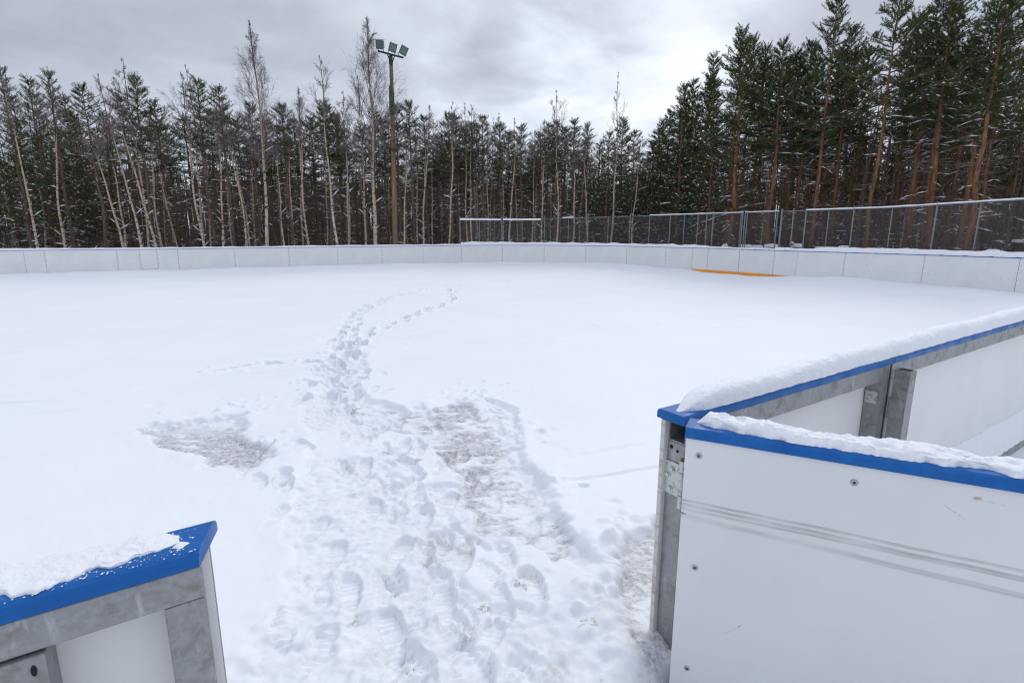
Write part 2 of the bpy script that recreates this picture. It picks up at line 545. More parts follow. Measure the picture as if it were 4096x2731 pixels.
def poly_sd(x, y, P):
    P = np.array(P, float)
    best = np.full(x.shape, 1e9); ins = np.zeros(x.shape, bool)
    for i in range(len(P)):
        a, b = P[i], P[(i + 1) % len(P)]
        d = b - a
        t = np.clip(((x - a[0]) * d[0] + (y - a[1]) * d[1]) / (d @ d), 0, 1)
        best = np.minimum(best, np.hypot(x - a[0] - t * d[0], y - a[1] - t * d[1]))
        c = ((a[1] > y) != (b[1] > y)) & (x < (b[0] - a[0]) * (y - a[1]) / (b[1] - a[1] + 1e-12) + a[0])
        ins ^= c
    return np.where(ins, -best, best)


def line_dist(x, y, P):
    P = np.array(P, float)
    best = np.full(x.shape, 1e9)
    for a, b in zip(P[:-1], P[1:]):
        d = b - a
        t = np.clip(((x - a[0]) * d[0] + (y - a[1]) * d[1]) / (d @ d), 0, 1)
        best = np.minimum(best, np.hypot(x - a[0] - t * d[0], y - a[1] - t * d[1]))
    return best


def graded(fine0, fine1, step, grow, mx, lo, hi):
    c = list(np.arange(fine0, fine1, step))
    s, p = step, c[-1]
    while p < hi:
        lim = mx if p < 38 else 1e9
        s = min(s * grow, lim) if p < 38 else s * 1.25
        p += s; c.append(p)
    s, p, left = step, c[0], []
    while p > lo:
        lim = mx if p > -32 else 1e9
        s = min(s * (grow if lim < 1e8 else 1.25), lim)
        p -= s; left.append(p)
    return np.array(left[::-1] + c)


TRACK_A = [(-2.3, 6.0), (-2.62, 7.2), (-2.80, 8.6), (-3.10, 10.0), (-3.40, 11.2), (-3.70, 12.4), (-3.78, 13.9), (-3.62, 15.8), (-3.30, 17.4), (-2.85, 18.7), (-2.3, 19.5), (-1.95, 19.6)]
TRACK_B = [(-2.55, 8.0), (-2.75, 9.6), (-2.72, 10.4), (-2.50, 11.4), (-2.28, 12.6), (-2.12, 13.6), (-1.80, 14.7), (-1.72, 15.3), (-1.92, 17.0), (-2.15, 18.8)]
TRACK_C = [(-2.55, 7.6), (-2.95, 7.85), (-3.35, 8.0), (-3.75, 7.9), (-4.1, 7.5), (-4.3, 7.3)]
TRACK_D = [(-2.65, 9.0), (-3.1, 9.5), (-3.5, 9.8)]
TRAMPLED = [(-1.24, 1.2), (-1.22, 2.1), (-1.14, 2.4), (-1.34, 2.9), (-1.54, 3.3), (-1.60, 3.75), (-1.80, 4.2), (-1.93, 4.8), (-2.25, 5.5), (-2.50, 6.6), (-2.72, 7.8), (-2.75, 8.6),
            (-2.35, 8.5), (-2.12, 7.4), (-1.95, 6.5), (-1.45, 6.0), (-1.15, 5.72), (-0.85, 6.1), (-0.45, 6.25), (0.0, 5.75), (0.08, 5.0), (0.06, 4.5), (0.20, 4.0), (0.34, 3.5), (0.40, 3.1), (0.55, 2.75), (0.66, 2.4), (0.62, 1.2)]
ICE = [[(-3.75, 5.12), (-3.45, 5.38), (-3.25, 5.55), (-2.95, 5.50), (-2.78, 5.30), (-2.62, 5.12), (-2.64, 4.90), (-2.48, 4.78), (-2.28, 4.66), (-2.09, 4.47), (-2.25, 4.14), (-2.68, 4.38), (-3.2, 4.70)],
       [(-1.24, 5.57), (-0.94, 5.82), (-0.58, 5.97), (-0.24, 5.62), (-0.10, 4.98), (-0.10, 4.36), (-0.40, 4.20), (-0.66, 4.66), (-0.98, 5.16)],
       [(-0.40, 4.22), (-0.13, 4.30), (0.10, 3.93), (0.25, 3.52), (0.27, 3.06), (0.05, 3.14), (-0.15, 3.42), (-0.36, 3.86)],
       [(0.98, 3.34), (0.72, 3.17), (0.59, 2.88), (0.56, 2.60), (0.61, 2.36), (0.70, 2.10), (0.9, 2.0), (1.0, 2.6)]]


def soft_poly(x, y, P, edge, seed, rag, scale):
    sd = poly_sd(x, y, P) + rag * fbm(x / scale, y / scale, seed, 4, 0.6)
    return 1 - sstep(-edge, edge, sd)


def build_ground():
    xs = graded(-4.3, 1.35, 0.013, 1.03, 0.16, -420, 420)
    ys = graded(1.2, 7.6, 0.012, 1.0105, 0.16, -60, 600)
    nx, ny = len(xs), len(ys)
    X, Y = np.meshgrid(xs, ys)
    h = np.zeros_like(X)
    wd, bank = wall_dist(X, Y)
    s = (X - N0[0]) * AX + (Y - N0[1]) * AY          # along the near boards
    t = -(X - N0[0]) * AY + (Y - N0[1]) * AX         # towards the ice
    # wind-packed snow: long low drifts and fine ripples across the wind
    rx, ry = X * 0.94 + Y * 0.34, -X * 0.34 + Y * 0.94
    h += 0.018 * fbm(X / 3.2, Y / 3.2, 3, 3)
    rip = fbm(rx / 1.7, ry / 0.30, 11, 3)
    h += 0.0075 * rip * (0.4 + 0.6 * vnoise(X / 2.5, Y / 2.5, 5))
    ridge = 1 - np.abs(fbm(rx / 2.6, ry / 0.55, 17, 2))
    h += 0.019 * sstep(0.90, 1.0, ridge) * sstep(0.35, 0.65, vnoise(X / 3.0, Y / 2.0, 23))
    near = np.exp(-((np.hypot(X, Y) - 3) / 7.0).clip(0) ** 2)
    h += near * (0.0022 * fbm(X / 0.07, Y / 0.06, 29, 2) + 0.004 * fbm(X / 0.25, Y / 0.2, 31, 2))
    # drift against the far boards
    lump = 0.02 * fbm(X / 0.9, Y / 0.9, 41, 3)
    h += (bank + lump * 2.2) * np.exp(-(np.maximum(wd, 0) / 1.1) ** 1.5) * (wd > -0.1)
    # trampled snow on the way through the gate
    tr = soft_poly(X, Y, TRAMPLED, 0.045, 51, 0.14, 0.42)
    isl = sstep(0.10, 0.26, fbm(X / 0.62 + 3, Y / 0.7, 57, 3)) * sstep(2.0, 3.0, Y)
    rough = 0.018 * fbm(X / 0.26, Y / 0.22, 61, 3) + 0.010 * fbm(X / 0.085, Y / 0.075, 67, 3, 0.6) + 0.005 * fbm(X / 0.03, Y / 0.03, 71, 2)
    chunk = 0.011 * sstep(0.02, 0.13, fbm(X / 0.17, Y / 0.14, 63, 4, 0.6)) + 0.008 * sstep(0.05, 0.15, fbm(X / 0.06, Y / 0.05, 65, 3, 0.6))
    hard = -0.062 + 0.8 * rough + chunk
    hard = hard * (1 - isl) + (-0.018 + 0.3 * rough) * isl
    h = h * (1 - tr) + hard * tr
    rim = np.exp(-(poly_sd(X, Y, TRAMPLED) / 0.12) ** 2)
    h += 0.014 * rim * sstep(0.35, 0.75, vnoise(X / 0.22, Y / 0.2, 73))
    # shovelled or wind-scoured ice
    ice = np.zeros_like(X)
    for i, P in enumerate(ICE):
        rag = (0.20, 0.24, 0.28, 0.16)[i]
        k = soft_poly(X, Y, P, (0.07, 0.05, 0.06, 0.06)[i], 80 + i, rag, 0.30)
        ice = np.maximum(ice, k)
        rm = np.exp(-((poly_sd(X, Y, P) - 0.10) / 0.10) ** 2)
        h += (0.010, 0.018, 0.008, 0.020)[i] * rm * sstep(0.25, 0.75, vnoise(X / 0.17, Y / 0.15, 90 + i)) * (1 - ice)
    fl = fbm(X / 0.11, Y / 0.05, 99, 3)
    h = h * (1 - ice) + (-0.062 + 0.007 * fl + 0.006 * fbm(X / 0.04, Y / 0.03, 101, 2)) * ice
    bare = ice * sstep(-0.55, 0.15, -fl * 0.8 + 0.75 * fbm(X / 0.42, Y / 0.36, 103, 3))
    # the left patch thins out towards the ice
    bare *= 1 - 0.85 * sstep(4.95, 5.5, Y) * (X < -1.9)
    # worn-through spots in the trampled snow, with a little soil carried in
    wear = 0.6 * tr * sstep(0.56, 0.68, fbm(X / 0.20, Y / 0.16, 107, 3)) * sstep(0.25, 0.55, vnoise(X / 0.8, Y / 0.8, 109))
    dirt = tr * sstep(0.25, 0.6, fbm(X / 0.45, Y / 0.35, 113, 3)) * sstep(4.6, 2.2, Y)

    rng = random.Random(7)
    deep = np.zeros_like(X)

    def window(cx, cy, r):
        i0, i1 = np.searchsorted(xs, (cx - r, cx + r)); j0, j1 = np.searchsorted(ys, (cy - r, cy + r))
        return slice(j0, max(j1, j0 + 1)), slice(i0, max(i1, i0 + 1))

    def footprint(cx, cy, ang, depth, size=1.0, tread=True, crisp=False):
        W = window(cx, cy, 0.34 * size)
        x, y = X[W] - cx, Y[W] - cy
        a = (x * math.cos(ang) + y * math.sin(ang)) / size
        b = (-x * math.sin(ang) + y * math.cos(ang)) / size
        wid = 0.052 + 0.012 * np.sin((a + 0.04) * 14)
        q = np.sqrt((np.abs(a) / 0.155) ** 3 + (np.abs(b) / wid) ** 3)
        q = q + (0.08 if crisp else 0.18) * fbm(X[W] / 0.06, Y[W] / 0.06, int(cx * 97) % 91, 2)
        inn = 1 - (sstep(0.90, 1.06, q) if crisp else sstep(0.72, 1.12, q))
        if crisp:          # the sole presses the loose crumbs flat
            flat = h[W].mean() - 0.004
            h[W] = h[W] * (1 - 0.8 * inn) + flat * 0.8 * inn
        rimm = np.exp(-((q - 1.35) / 0.25) ** 2)
        z = -depth * inn + depth * 0.30 * rimm * sstep(0.3, 0.7, vnoise(X[W] / 0.07, Y[W] / 0.07, 5))
        if tread: z = z + 0.0055 * inn * np.sign(np.sin(a * 2 * math.pi / 0.034 + 6 * np.abs(b))) * (np.abs(a) > 0.02)
        h[W] += z
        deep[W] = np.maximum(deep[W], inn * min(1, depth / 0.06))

    def clods(cx, cy, r, n, hgt):
        for _ in range(n):
            px, py = cx + rng.gauss(0, r), cy + rng.gauss(0, r)
            rr = rng.uniform(0.02, 0.055)
            W = window(px, py, rr * 2.5)
            d2 = ((X[W] - px) ** 2 + (Y[W] - py) ** 2 * rng.uniform(0.7, 1.5)) / rr ** 2
            h[W] += hgt * rng.uniform(0.4, 1.0) * np.exp(-d2 ** 1.5)
    # the trampled way: many steps, in and out
    for k in range(120):
        u = rng.random()
        yy = 1.7 + 6.0 * u ** 1.25
        cx = np.interp(yy, [1.7, 3, 4, 5, 6, 7, 8], [-0.4, -0.52, -0.9, -1.25, -1.75, -2.2, -2.45]) + rng.gauss(0, np.interp(yy, [1.7, 4, 6, 8], [0.45, 0.42, 0.26, 0.14]))
        footprint(cx, yy, math.pi / 2 + rng.gauss(0.28, 0.35) + (math.pi if rng.random() < .5 else 0), rng.uniform(0.014, 0.034), rng.uniform(0.88, 1.08))
    for cx, cy, a, d in ((-1.86, 4.06, 1.9, .05), (-2.02, 3.98, 2.2, .03), (-1.78, 3.9, 2.0, .04), (-1.0, 4.75, 1.7, .05), (-0.95, 4.45, 2.6, .045), (-1.15, 5.15, 2.9, .03), (-0.62, 3.55, 1.8, .05), (-0.45, 3.2, 1.6, .05)):
        footprint(cx, cy, a, d)
    for cx, cy, a in ((-1.02, 3.62, 1.75), (-0.72, 3.10, 1.4), (-0.38, 2.62, 1.75), (-0.30, 2.98, 1.6), (-0.62, 2.42, 2.0), (-0.12, 2.34, 1.3), (-0.92, 2.70, 1.9), (-0.48, 3.72, 1.5),
                      (-1.28, 4.35, 1.8), (-1.42, 4.9, 1.9), (-1.62, 5.3, 1.7), (-1.35, 3.35, 1.5), (-0.80, 4.0, 1.2), (-1.9, 5.75, 2.0), (-2.02, 6.1, 1.8), (0.12, 2.72, 1.9), (-0.95, 2.28, 1.5), (-1.12, 3.05, 1.7), (-0.2, 2.2, 2.3)):
        footprint(cx, cy, a, 0.030, 1.06, True, True)
    # single tracks over untouched snow further out

    def trail(P, depth, stride=0.34, wob=0.10, mess=1.0):
        P = np.array(P, float)
        seg = np.hypot(*np.diff(P, axis=0).T)
        L = np.concatenate([[0], np.cumsum(seg)])
        d = line_dist(X, Y, P)
        band = (1 - sstep(0.10, 0.30, d + 0.10 * fbm(X / 0.3, Y / 0.3, 121, 2)))
        h[...] += mess * band * (0.030 * fbm(X / 0.20, Y / 0.22, 123, 3, 0.6) - 0.006)
        q, side = 0.1, 1
        while q < L[-1]:
            x = np.interp(q, L, P[:, 0]); y = np.interp(q, L, P[:, 1])
            x2 = np.interp(q + .1, L, P[:, 0]); y2 = np.interp(q + .1, L, P[:, 1])
            a = math.atan2(y2 - y, x2 - x + 1e-6)
            ox, oy = -math.sin(a) * wob * side, math.cos(a) * wob * side
            footprint(x + ox + rng.gauss(0, .03), y + oy, a + rng.gauss(0, .15), depth * rng.uniform(0.7, 1.2), 1.12, False)
            clods(x + ox + math.cos(a) * 0.2, y + oy + math.sin(a) * 0.2, 0.12, 9, 0.03)
            side = -side
            q += stride * rng.uniform(0.8, 1.2)
    trail(TRACK_A, 0.10); trail(TRACK_B, 0.12, 0.40, 0.07); trail(TRACK_C, 0.05, 0.5, 0.06, 0.8); trail(TRACK_D, 0.06, 0.4, 0.05)
    clods(-0.45, 6.25, 0.28, 40, 0.022); clods(0.12, 5.1, 0.16, 26, 0.022); clods(0.30, 3.9, 0.12, 20, 0.02); clods(0.62, 3.2, 0.14, 24, 0.028)
    clods(0.35, 2.45, 0.16, 24, 0.03); clods(-0.1, 2.25, 0.25, 24, 0.02); clods(-3.0, 5.7, 0.3, 34, 0.025); clods(-2.3, 4.75, 0.12, 18, 0.03); clods(-0.9, 2.3, 0.3, 40, 0.02)
    for cx, cy, r, d in ((0.56, 3.89, 0.035, 0.06), (0.75, 3.63, 0.05, 0.02), (0.32, 4.72, 0.1, 0.012), (0.45, 4.6, 0.06, 0.01), (-4.1, 5.9, 0.1, .015)):
        W = window(cx, cy, r * 3)
        h[W] -= d * np.exp(-(((X[W] - cx) / r) ** 2 + ((Y[W] - cy) / (r * 0.8)) ** 2) ** 2)
    # heap pushed aside beside the hinge post
    h += 0.035 * np.exp(-(((X - 0.42) / 0.20) ** 2 + ((Y - 2.55) / 0.22) ** 2)) * (0.6 + 0.8 * vnoise(X / 0.12, Y / 0.12, 131))
    # outside the near boards the ground lies lower, and so it does in the wood
    out = np.maximum(np.maximum(sstep(0.10, -0.24, t) * sstep(-0.62, -0.10, s), sstep(0.135, 0.05, t) * sstep(0.10, 0.35, s)), sstep(0.13, 0.0, t) * sstep(-2.1, -2.35, s))
    h = h * (1 - out) + (-0.43 + 0.04 * fbm(X, Y, 141, 3)) * out
    wood = sstep(-0.12, -0.6, wd)
    h = h * (1 - wood) + (-0.45 + 0.10 * fbm(X / 2.5, Y / 2.5, 143, 3)) * wood
    bare *= 1 - out
    me = bpy.data.meshes.new('snow_ground')
    V = np.stack([X, Y, h], -1).reshape(-1, 3).astype(np.float32)
    idx = np.arange(nx * ny).reshape(ny, nx)
    F = np.stack([idx[:-1, :-1], idx[:-1, 1:], idx[1:, 1:], idx[1:, :-1]], -1).reshape(-1)
    nf = (nx - 1) * (ny - 1)
    me.vertices.add(len(V)); me.vertices.foreach_set('co', V.ravel())
    me.loops.add(nf * 4); me.loops.foreach_set('vertex_index', F.astype(np.int32))
    me.polygons.add(nf); me.polygons.foreach_set('loop_start', np.arange(0, nf * 4, 4, dtype=np.int32))
    me.polygons.foreach_set('use_smooth', np.ones(nf, bool))
    litter = wood * sstep(-0.5, -2.5, wd)
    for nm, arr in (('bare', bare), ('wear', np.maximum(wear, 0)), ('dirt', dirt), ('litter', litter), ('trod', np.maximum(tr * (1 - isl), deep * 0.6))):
        at = me.attributes.new(nm, 'FLOAT', 'POINT')
        at.data.foreach_set('value', arr.ravel().astype(np.float32))
    me.update(calc_edges=True)
    m = material('snow_ground', (0.87, 0.89, 0.92), 0.6, spec=0.25)
    t_ = NT(m)

    def attr(nm):
        a = t_.n('ShaderNodeAttribute'); a.attribute_name = nm
        return a.outputs['Fac']
    v = t_.coord()
    n1, n2, n3 = t_.noise(v, 60, 4, 0.65), t_.noise(v, 9, 4, 0.6), t_.noise(t_.coord((1, 1.5, 1)), 26, 5, 0.7)
    snow = t_.mix(t_.maprange(t_.noise(v, 0.5, 3), 0.35, 0.7), (0.865, 0.885, 0.915), (0.84, 0.86, 0.895))
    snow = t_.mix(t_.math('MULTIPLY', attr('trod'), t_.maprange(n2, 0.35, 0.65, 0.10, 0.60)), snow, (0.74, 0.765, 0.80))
    snow = t_.mix(t_.math('MULTIPLY', attr('dirt'), t_.maprange(n2, 0.45, 0.72, 0.0, 0.55)), snow, (0.60, 0.50, 0.38))
    icec = t_.ramp(n3, [(0.28, (0.18, 0.178, 0.182)), (0.41, (0.34, 0.34, 0.35)), (0.53, (0.54, 0.545, 0.56)), (0.66, (0.78, 0.795, 0.82))])
    icec = t_.mix(t_.math('MULTIPLY', t_.maprange(n2, 0.42, 0.7), 0.10), icec, (0.36, 0.33, 0.29))
    bare_f = t_.math('MULTIPLY', attr('bare'), t_.maprange(t_.math('ADD', n1, t_.math('MULTIPLY', n2, 0.5)), 0.62, 0.92, 1.0, 0.55), True)
    c = t_.mix(bare_f, snow, icec)
    wr = t_.math('MULTIPLY', attr('wear'), t_.maprange(n1, 0.42, 0.58), True)
    c = t_.mix(t_.math('MULTIPLY', wr, 0.9), c, (0.17, 0.14, 0.105))
    lit = t_.math('MULTIPLY', attr('litter'), t_.maprange(t_.noise(v, 1.1, 5, 0.6), 0.30, 0.52), True)
    c = t_.mix(lit, c, (0.055, 0.042, 0.032))
    t_.base(c)
    t_.l(t_.math('SUBTRACT', 0.62, t_.math('MULTIPLY', bare_f, 0.27)), t_.b.inputs['Roughness'])
    t_.bump(t_.math('ADD', n1, t_.math('MULTIPLY', t_.noise(v, 200, 2), 0.35)), 0.35, 0.006)
    me.materials.append(m)
    o = bpy.data.objects.new('snow_ground', me)
    COL.objects.link(o)
    tag(o, 'snow covered rink and forest floor with trampled path and bare ice patches', 'ground', kind='structure')


build_ground()


# ------------------------------------------------------------------ lying snow
def ridge(name, parent, x0, x1, yc, half, hgt, z0, seed, step=0.012, ny=22, mat=None, rag=0.25, lump=0.25, fine=0.005, power=0.55, smooth=True, end=0.08):
    """a bank of snow lying along local x; yc, half, hgt may be functions of x"""
    F = lambda q: q if callable(q) else (lambda x: q + 0 * x)
    yc, half, hgt = F(yc), F(half), F(hgt)
    xs = np.linspace(x0, x1, max(4, int((x1 - x0) / step)))
    ph = np.linspace(0, math.pi, ny)
    Xg, Pg = np.meshgrid(xs, ph, indexing='ij')
    e = np.minimum(sstep(x0, x0 + end, xs), sstep(x1, x1 - end, xs)) ** 0.6
    wl_ = half(xs) * (1 + rag * fbm(xs / 0.09, xs * 0 + 3, seed, 4, 0.65)) * (0.25 + 0.75 * e)
    wr_ = half(xs) * (1 + rag * fbm(xs / 0.09, xs * 0 + 9, seed + 5, 4, 0.65)) * (0.25 + 0.75 * e)
    hh = hgt(xs) * (1 + lump * fbm(xs / 0.22, xs * 0 + 5, seed + 9, 3)) * e
    cs = -np.cos(Pg)
    Yg = yc(xs)[:, None] + np.where(cs < 0, wl_[:, None], wr_[:, None]) * cs
    Zg = hh[:, None] * np.sin(Pg) ** power
    Zg = Zg + fine * (np.sin(Pg) ** 0.5) * (fbm(Xg / 0.035, Yg / 0.03, seed + 3, 3, 0.6) + 0.8 * fbm(Xg / 0.10, Yg / 0.06, seed + 4, 2)) * e[:, None]
    Yg = Yg + 0.8 * fine * fbm(Xg / 0.04, Pg / 0.3, seed + 6, 3) * e[:, None]
    V = np.stack([Xg, Yg, np.maximum(Zg, 0) + z0], -1).reshape(-1, 3)
    n, k = Xg.shape
    F_ = [(i * k + j, (i + 1) * k + j, (i + 1) * k + j + 1, i * k + j + 1) for i in range(n - 1) for j in range(k - 1)]
    b = MB(); b.add(V, F_, 0, smooth)
    return b.build(name, mat or M['snow'], parent)


def cap_section(y0, y1, z0, z1, r=0.018):
    """rounded plastic cap rail, seen from the end"""
    pts = [(y0, z0)]
    for k in range(5):
        a = math.pi - k * math.pi / 8
        pts.append((y0 + r + r * math.cos(a), z1 - r + r * math.sin(a)))
    for k in range(5):
        a = math.pi / 2 - k * math.pi / 8
        pts.append((y1 - r + r * math.cos(a), z1 - r + r * math.sin(a)))
    pts.append((y1, z0))
    return pts


def cap_rail(name, parent, x0, x1, sec, mat, skew0=0.0, skew1=0.0):
    b = MB()
    ys = [p[0] for p in sec]
    w = max(ys) - min(ys)
    V = []
    for x, sk in ((x0, skew0), (x1, skew1)):
        for y, z in sec: V.append((x + sk * (y - min(ys)) / w, y, z))
    n = len(sec)
    b.add(V, [(k, (k + 1) % n, n + (k + 1) % n, n + k) for k in range(n)], 0, False)
    b.add(V, [tuple(range(n))[::-1], tuple(range(n, 2 * n))], 0)
    o = b.build(name, mat, parent)
    bv = o.modifiers.new('bevel', 'BEVEL'); bv.width, bv.segments, bv.limit_method, bv.angle_limit = 0.003, 2, 'ANGLE', math.radians(40)
    return o


def hexbolt(b, c, nrm, r=0.011, h=0.010, mat=0, washer=True):
    nrm = Vector(nrm).normalized(); c = Vector(c)
    if washer: b.tube([c, c + nrm * 0.003], r * 1.5, 16, mat, True, False)
    b.tube([c + nrm * 0.003, c + nrm * (0.003 + h)], r, 6, mat, True, False)


def csk_screw(parent, c, nrm, r=0.013):
    """dished screw head let into the board, with a dark drive recess"""
    b = MB(); n = Vector(nrm).normalized(); c = Vector(c)
    b.tube([c - n * 0.001, c + n * 0.0025, c + n * 0.0045], [r, r, r * 0.72], 18, 0, True, True)
    b.tube([c + n * 0.0045, c + n * 0.0052], [r * 0.42, r * 0.40], 6, 1, True, False)
    return b.build('screw', [M['screw'], M['dark_hole']], parent)


# ------------------------------------------------------------------ near boards (local x along the boards, y towards the ice)
Z_LO = -0.70
F0, F1, P1 = 0.012, 0.110, 0.137        # outer face, inner face of the frame, ice face of the board


def hollow_post(b, x0, x1, y0, y1, z0, z1, w=0.005, mat=0, dark=1):
    b.box((x0, y0, z0), (x0 + w, y1, z1), mat); b.box((x1 - w, y0, z0), (x1, y1, z1), mat)
    b.box((x0 + w, y0, z0), (x1 - w, y0 + w, z1), mat); b.box((x0 + w, y1 - w, z0), (x1 - w, y1, z1), mat)
    b.box((x0 + w, y0 + w, z0), (x1 - w, y1 - w, z1 - 0.09), dark)


def near_right():
    rot = (0, 0, ANG)
    org = (N0[0], N0[1], Z_LO)
    dz = -Z_LO
    # first bay, from the gate to the joint
    r = empty('rink_board', org, rot)
    tag(r, 'near rink board from the gate hinge to the cap joint, thick snow on top', 'rink board', 'rink boards along the near side')
    top = TOP + dz
    b = MB(); b.box((-0.045, F1 + 0.002, 0.01), (2.065, P1, top - 0.048)); p = b.build('panel', M['panel'], r, 0.003)
    e = MB(); e.box((-0.0475, F1 + 0.003, 0.022), (-0.0455, P1 - 0.001, top - 0.05)); e.build('panel_edge', M['panel_edge'], r)
    cap_rail('cap', r, -0.055, 2.068, cap_section(0.0, 0.158, top - 0.045, top), M['blue'], 0.0, 0.0)
    f = MB()
    # open-ended top tube
    za, zb = top - 0.150, top - 0.047
    f.box((-0.02, F0, za), (1.955, F0 + 0.006, zb)); f.box((-0.02, F1 - 0.006, za), (1.955, F1, zb))
    f.box((-0.02, F0 + 0.006, za), (1.955, F1 - 0.006, za + 0.006)); f.box((-0.02, F0 + 0.006, zb - 0.005), (1.955, F1 - 0.006, zb))
    f.box((0.10, F0 + 0.006, za + 0.006), (0.11, F1 - 0.006, zb - 0.005), 1)
    f.build('top_rail', [M['galv'], M['dark_hole']], r)
    u = MB(); u.box((-0.022, F0 + 0.001, 0.0), (0.076, F1 - 0.001, za - 0.002))
    for y, z, q in ((0.088, za - 0.028, 0.010), (0.052, za - 0.040, 0.008)):
        u.tube([(-0.0222, y, z), (-0.0234, y, z)], q, 14, 1, True, False)
    u.build('upright', [M['galv'], M['dark_hole']], r, 0.003)
    u = MB(); u.box((1.957, F0 + 0.001, 0.0), (2.046, F1 - 0.001, zb))
    u.box((1.951, 0.030, za - 0.165), (1.957, 0.104, za - 0.080), 1)
    hexbolt(u, (1.951, 0.070, za - 0.122), (-1, 0, 0), 0.013, 0.010, 1)
    u.build('upright', [M['galv'], M['bright_zinc']], r, 0.002)
    u = MB(); u.box((0.078, F0 + 0.002, 0.36), (1.955, F1 - 0.002, 0.46)); u.build('bottom_rail', M['galv'], r)
    # hinge let on to the end of the upright
    hg = MB()
    zc = 0.80 + dz
    hg.box((-0.029, 0.024, zc - 0.082), (-0.0235, F1 + 0.004, zc + 0.082), 0)
    for y, z in ((0.072, 0.048), (0.094, 0.012), (0.076, -0.052)): hexbolt(hg, (-0.029, y, zc + z), (-1, 0, 0), 0.0105, 0.008, 0)
    for z0_, z1_, q in ((-0.125, -0.060, 0.0175), (-0.057, 0.052, 0.0165), (0.056, 0.112, 0.0185)):
        hg.tube([(-0.034, 0.006, zc + z0_), (-0.034, 0.006, zc + z1_)], q, 18, 0)
    hg.tube([(-0.034, 0.006, zc + 0.112), (-0.034, 0.006, zc + 0.124)], [0.012, 0.011], 14, 1)
    hg.tube([(-0.034, 0.006, zc - 0.061), (-0.034, 0.006, zc - 0.056)], 0.0155, 14, 1)
    hg.tube([(-0.034, 0.006, zc + 0.051), (-0.034, 0.006, zc + 0.057)], 0.0155, 14, 1)
    hg.box((-0.0235, -0.012, zc - 0.05), (-0.018, 0.030, zc + 0.05), 0)
    hg.build('hinge', [M['bright_zinc'], M['rust']], r, 0.0015)
    # square post behind the joint
    sp = empty('square_post', (N0[0] + AX * 2.075 + AY * 0.062, N0[1] + AY * 2.075 - AX * 0.062, -0.72), rot)
    tag(sp, 'open topped galvanised square post standing outside the near boards at the cap joint', 'post')
    h = MB(); H = 0.72 + TOP - 0.075
    hollow_post(h, -0.050, 0.050, -0.050, 0.040, 0, H)
    h.build('tube', [M['galv'], M['dark_hole']], sp)
    k = MB(); k.box((-0.056, -0.040, H - 0.33), (-0.0505, 0.050, H - 0.19)); k.box((-0.056, 0.042, H - 0.33), (0.02, 0.048, H - 0.19)); k.build('bracket', M['galv'], sp, 0.001)
    # second bay
    r2 = empty('rink_board', (N0[0] + AX * 2.07, N0[1] + AY * 2.07, Z_LO), rot)
    tag(r2, 'near rink board beyond the square post, its bare white back towards us', 'rink board', 'rink boards along the near side')
    L = 8.0
    b = MB(); b.box((0.002, F1 + 0.002, 0.02), (L, P1, top - 0.048)); b.build('panel', M['panel'], r2, 0.003)
    cap_rail('cap', r2, 0.004, L, cap_section(0.0, 0.158, top - 0.045, top), M['blue'])
    f = MB(); f.box((0.0, F0, za), (L, F1, zb)); f.build('top_rail', M['galv'], r2, 0.003)
    f = MB(); f.box((0.085, F0, 0.36), (L, F1, 0.458)); f.build('bottom_rail', M['galv'], r2, 0.003)
    f = MB(); f.box((0.003, F0 + 0.001, 0.0), (0.083, F1 - 0.001, za - 0.002)); f.build('upright', M['galv'], r2, 0.002)
    # snow sloping on the bottom rail
    w = MB(); nx_, ny_ = 300, 8
    for i in range(nx_ + 1):
        for j in range(ny_ + 1):
            x = 0.16 + i * (L - 0.17) / nx_; q = j / ny_
            nz = float(fbm(np.array(x / 0.3), np.array(q * 2.0), 301, 3)) * 0.02
            topz = 0.785 - 0.02 * min(x, 5) + nz
            w.v.append((x, F0 - 0.002 + 0.003 * math.sin(x * 37) + (F1 - F0 + 0.004) * q, 0.46 + (topz - 0.46) * q ** 0.8 - 0.006 * (q < 0.05)))
    for i in range(nx_):
        for j in range(ny_):
            a = i * (ny_ + 1) + j
            w.f.append((a, a + ny_ + 1, a + ny_ + 2, a + 1)); w.m.append(0); w.s.append(True)
    sn = w.build('snow_wedge', M['snow'], None, 0, r2.location, r2.rotation_euler)
    tag(sn, 'snow drifted in a slope on the bottom rail behind the open door', 'snow', kind='stuff')
    # thick snow on both caps
    hold = ridge('snow_bank', None, -0.02, 9.9, 0.072, lambda x: 0.066 - 0.026 * np.exp(-(x / 0.10) ** 2), lambda x: 0.090 - 0.054 * np.exp(-((x + 0.02) / 0.14) ** 2) - 0.010 * np.exp(-((x - 0.7) / 0.25) ** 2) + 0.01 * sstep(0.9, 1.6, x),
                 0, 401, 0.008, 34, rag=0.13, lump=0.15, fine=0.005, power=0.50, end=0.12)
    hold.location = (N0[0], N0[1], TOP - 0.001); hold.rotation_euler = rot
    tag(hold, 'thick bank of snow along the cap of the near boards right of the gate', 'snow', kind='stuff')


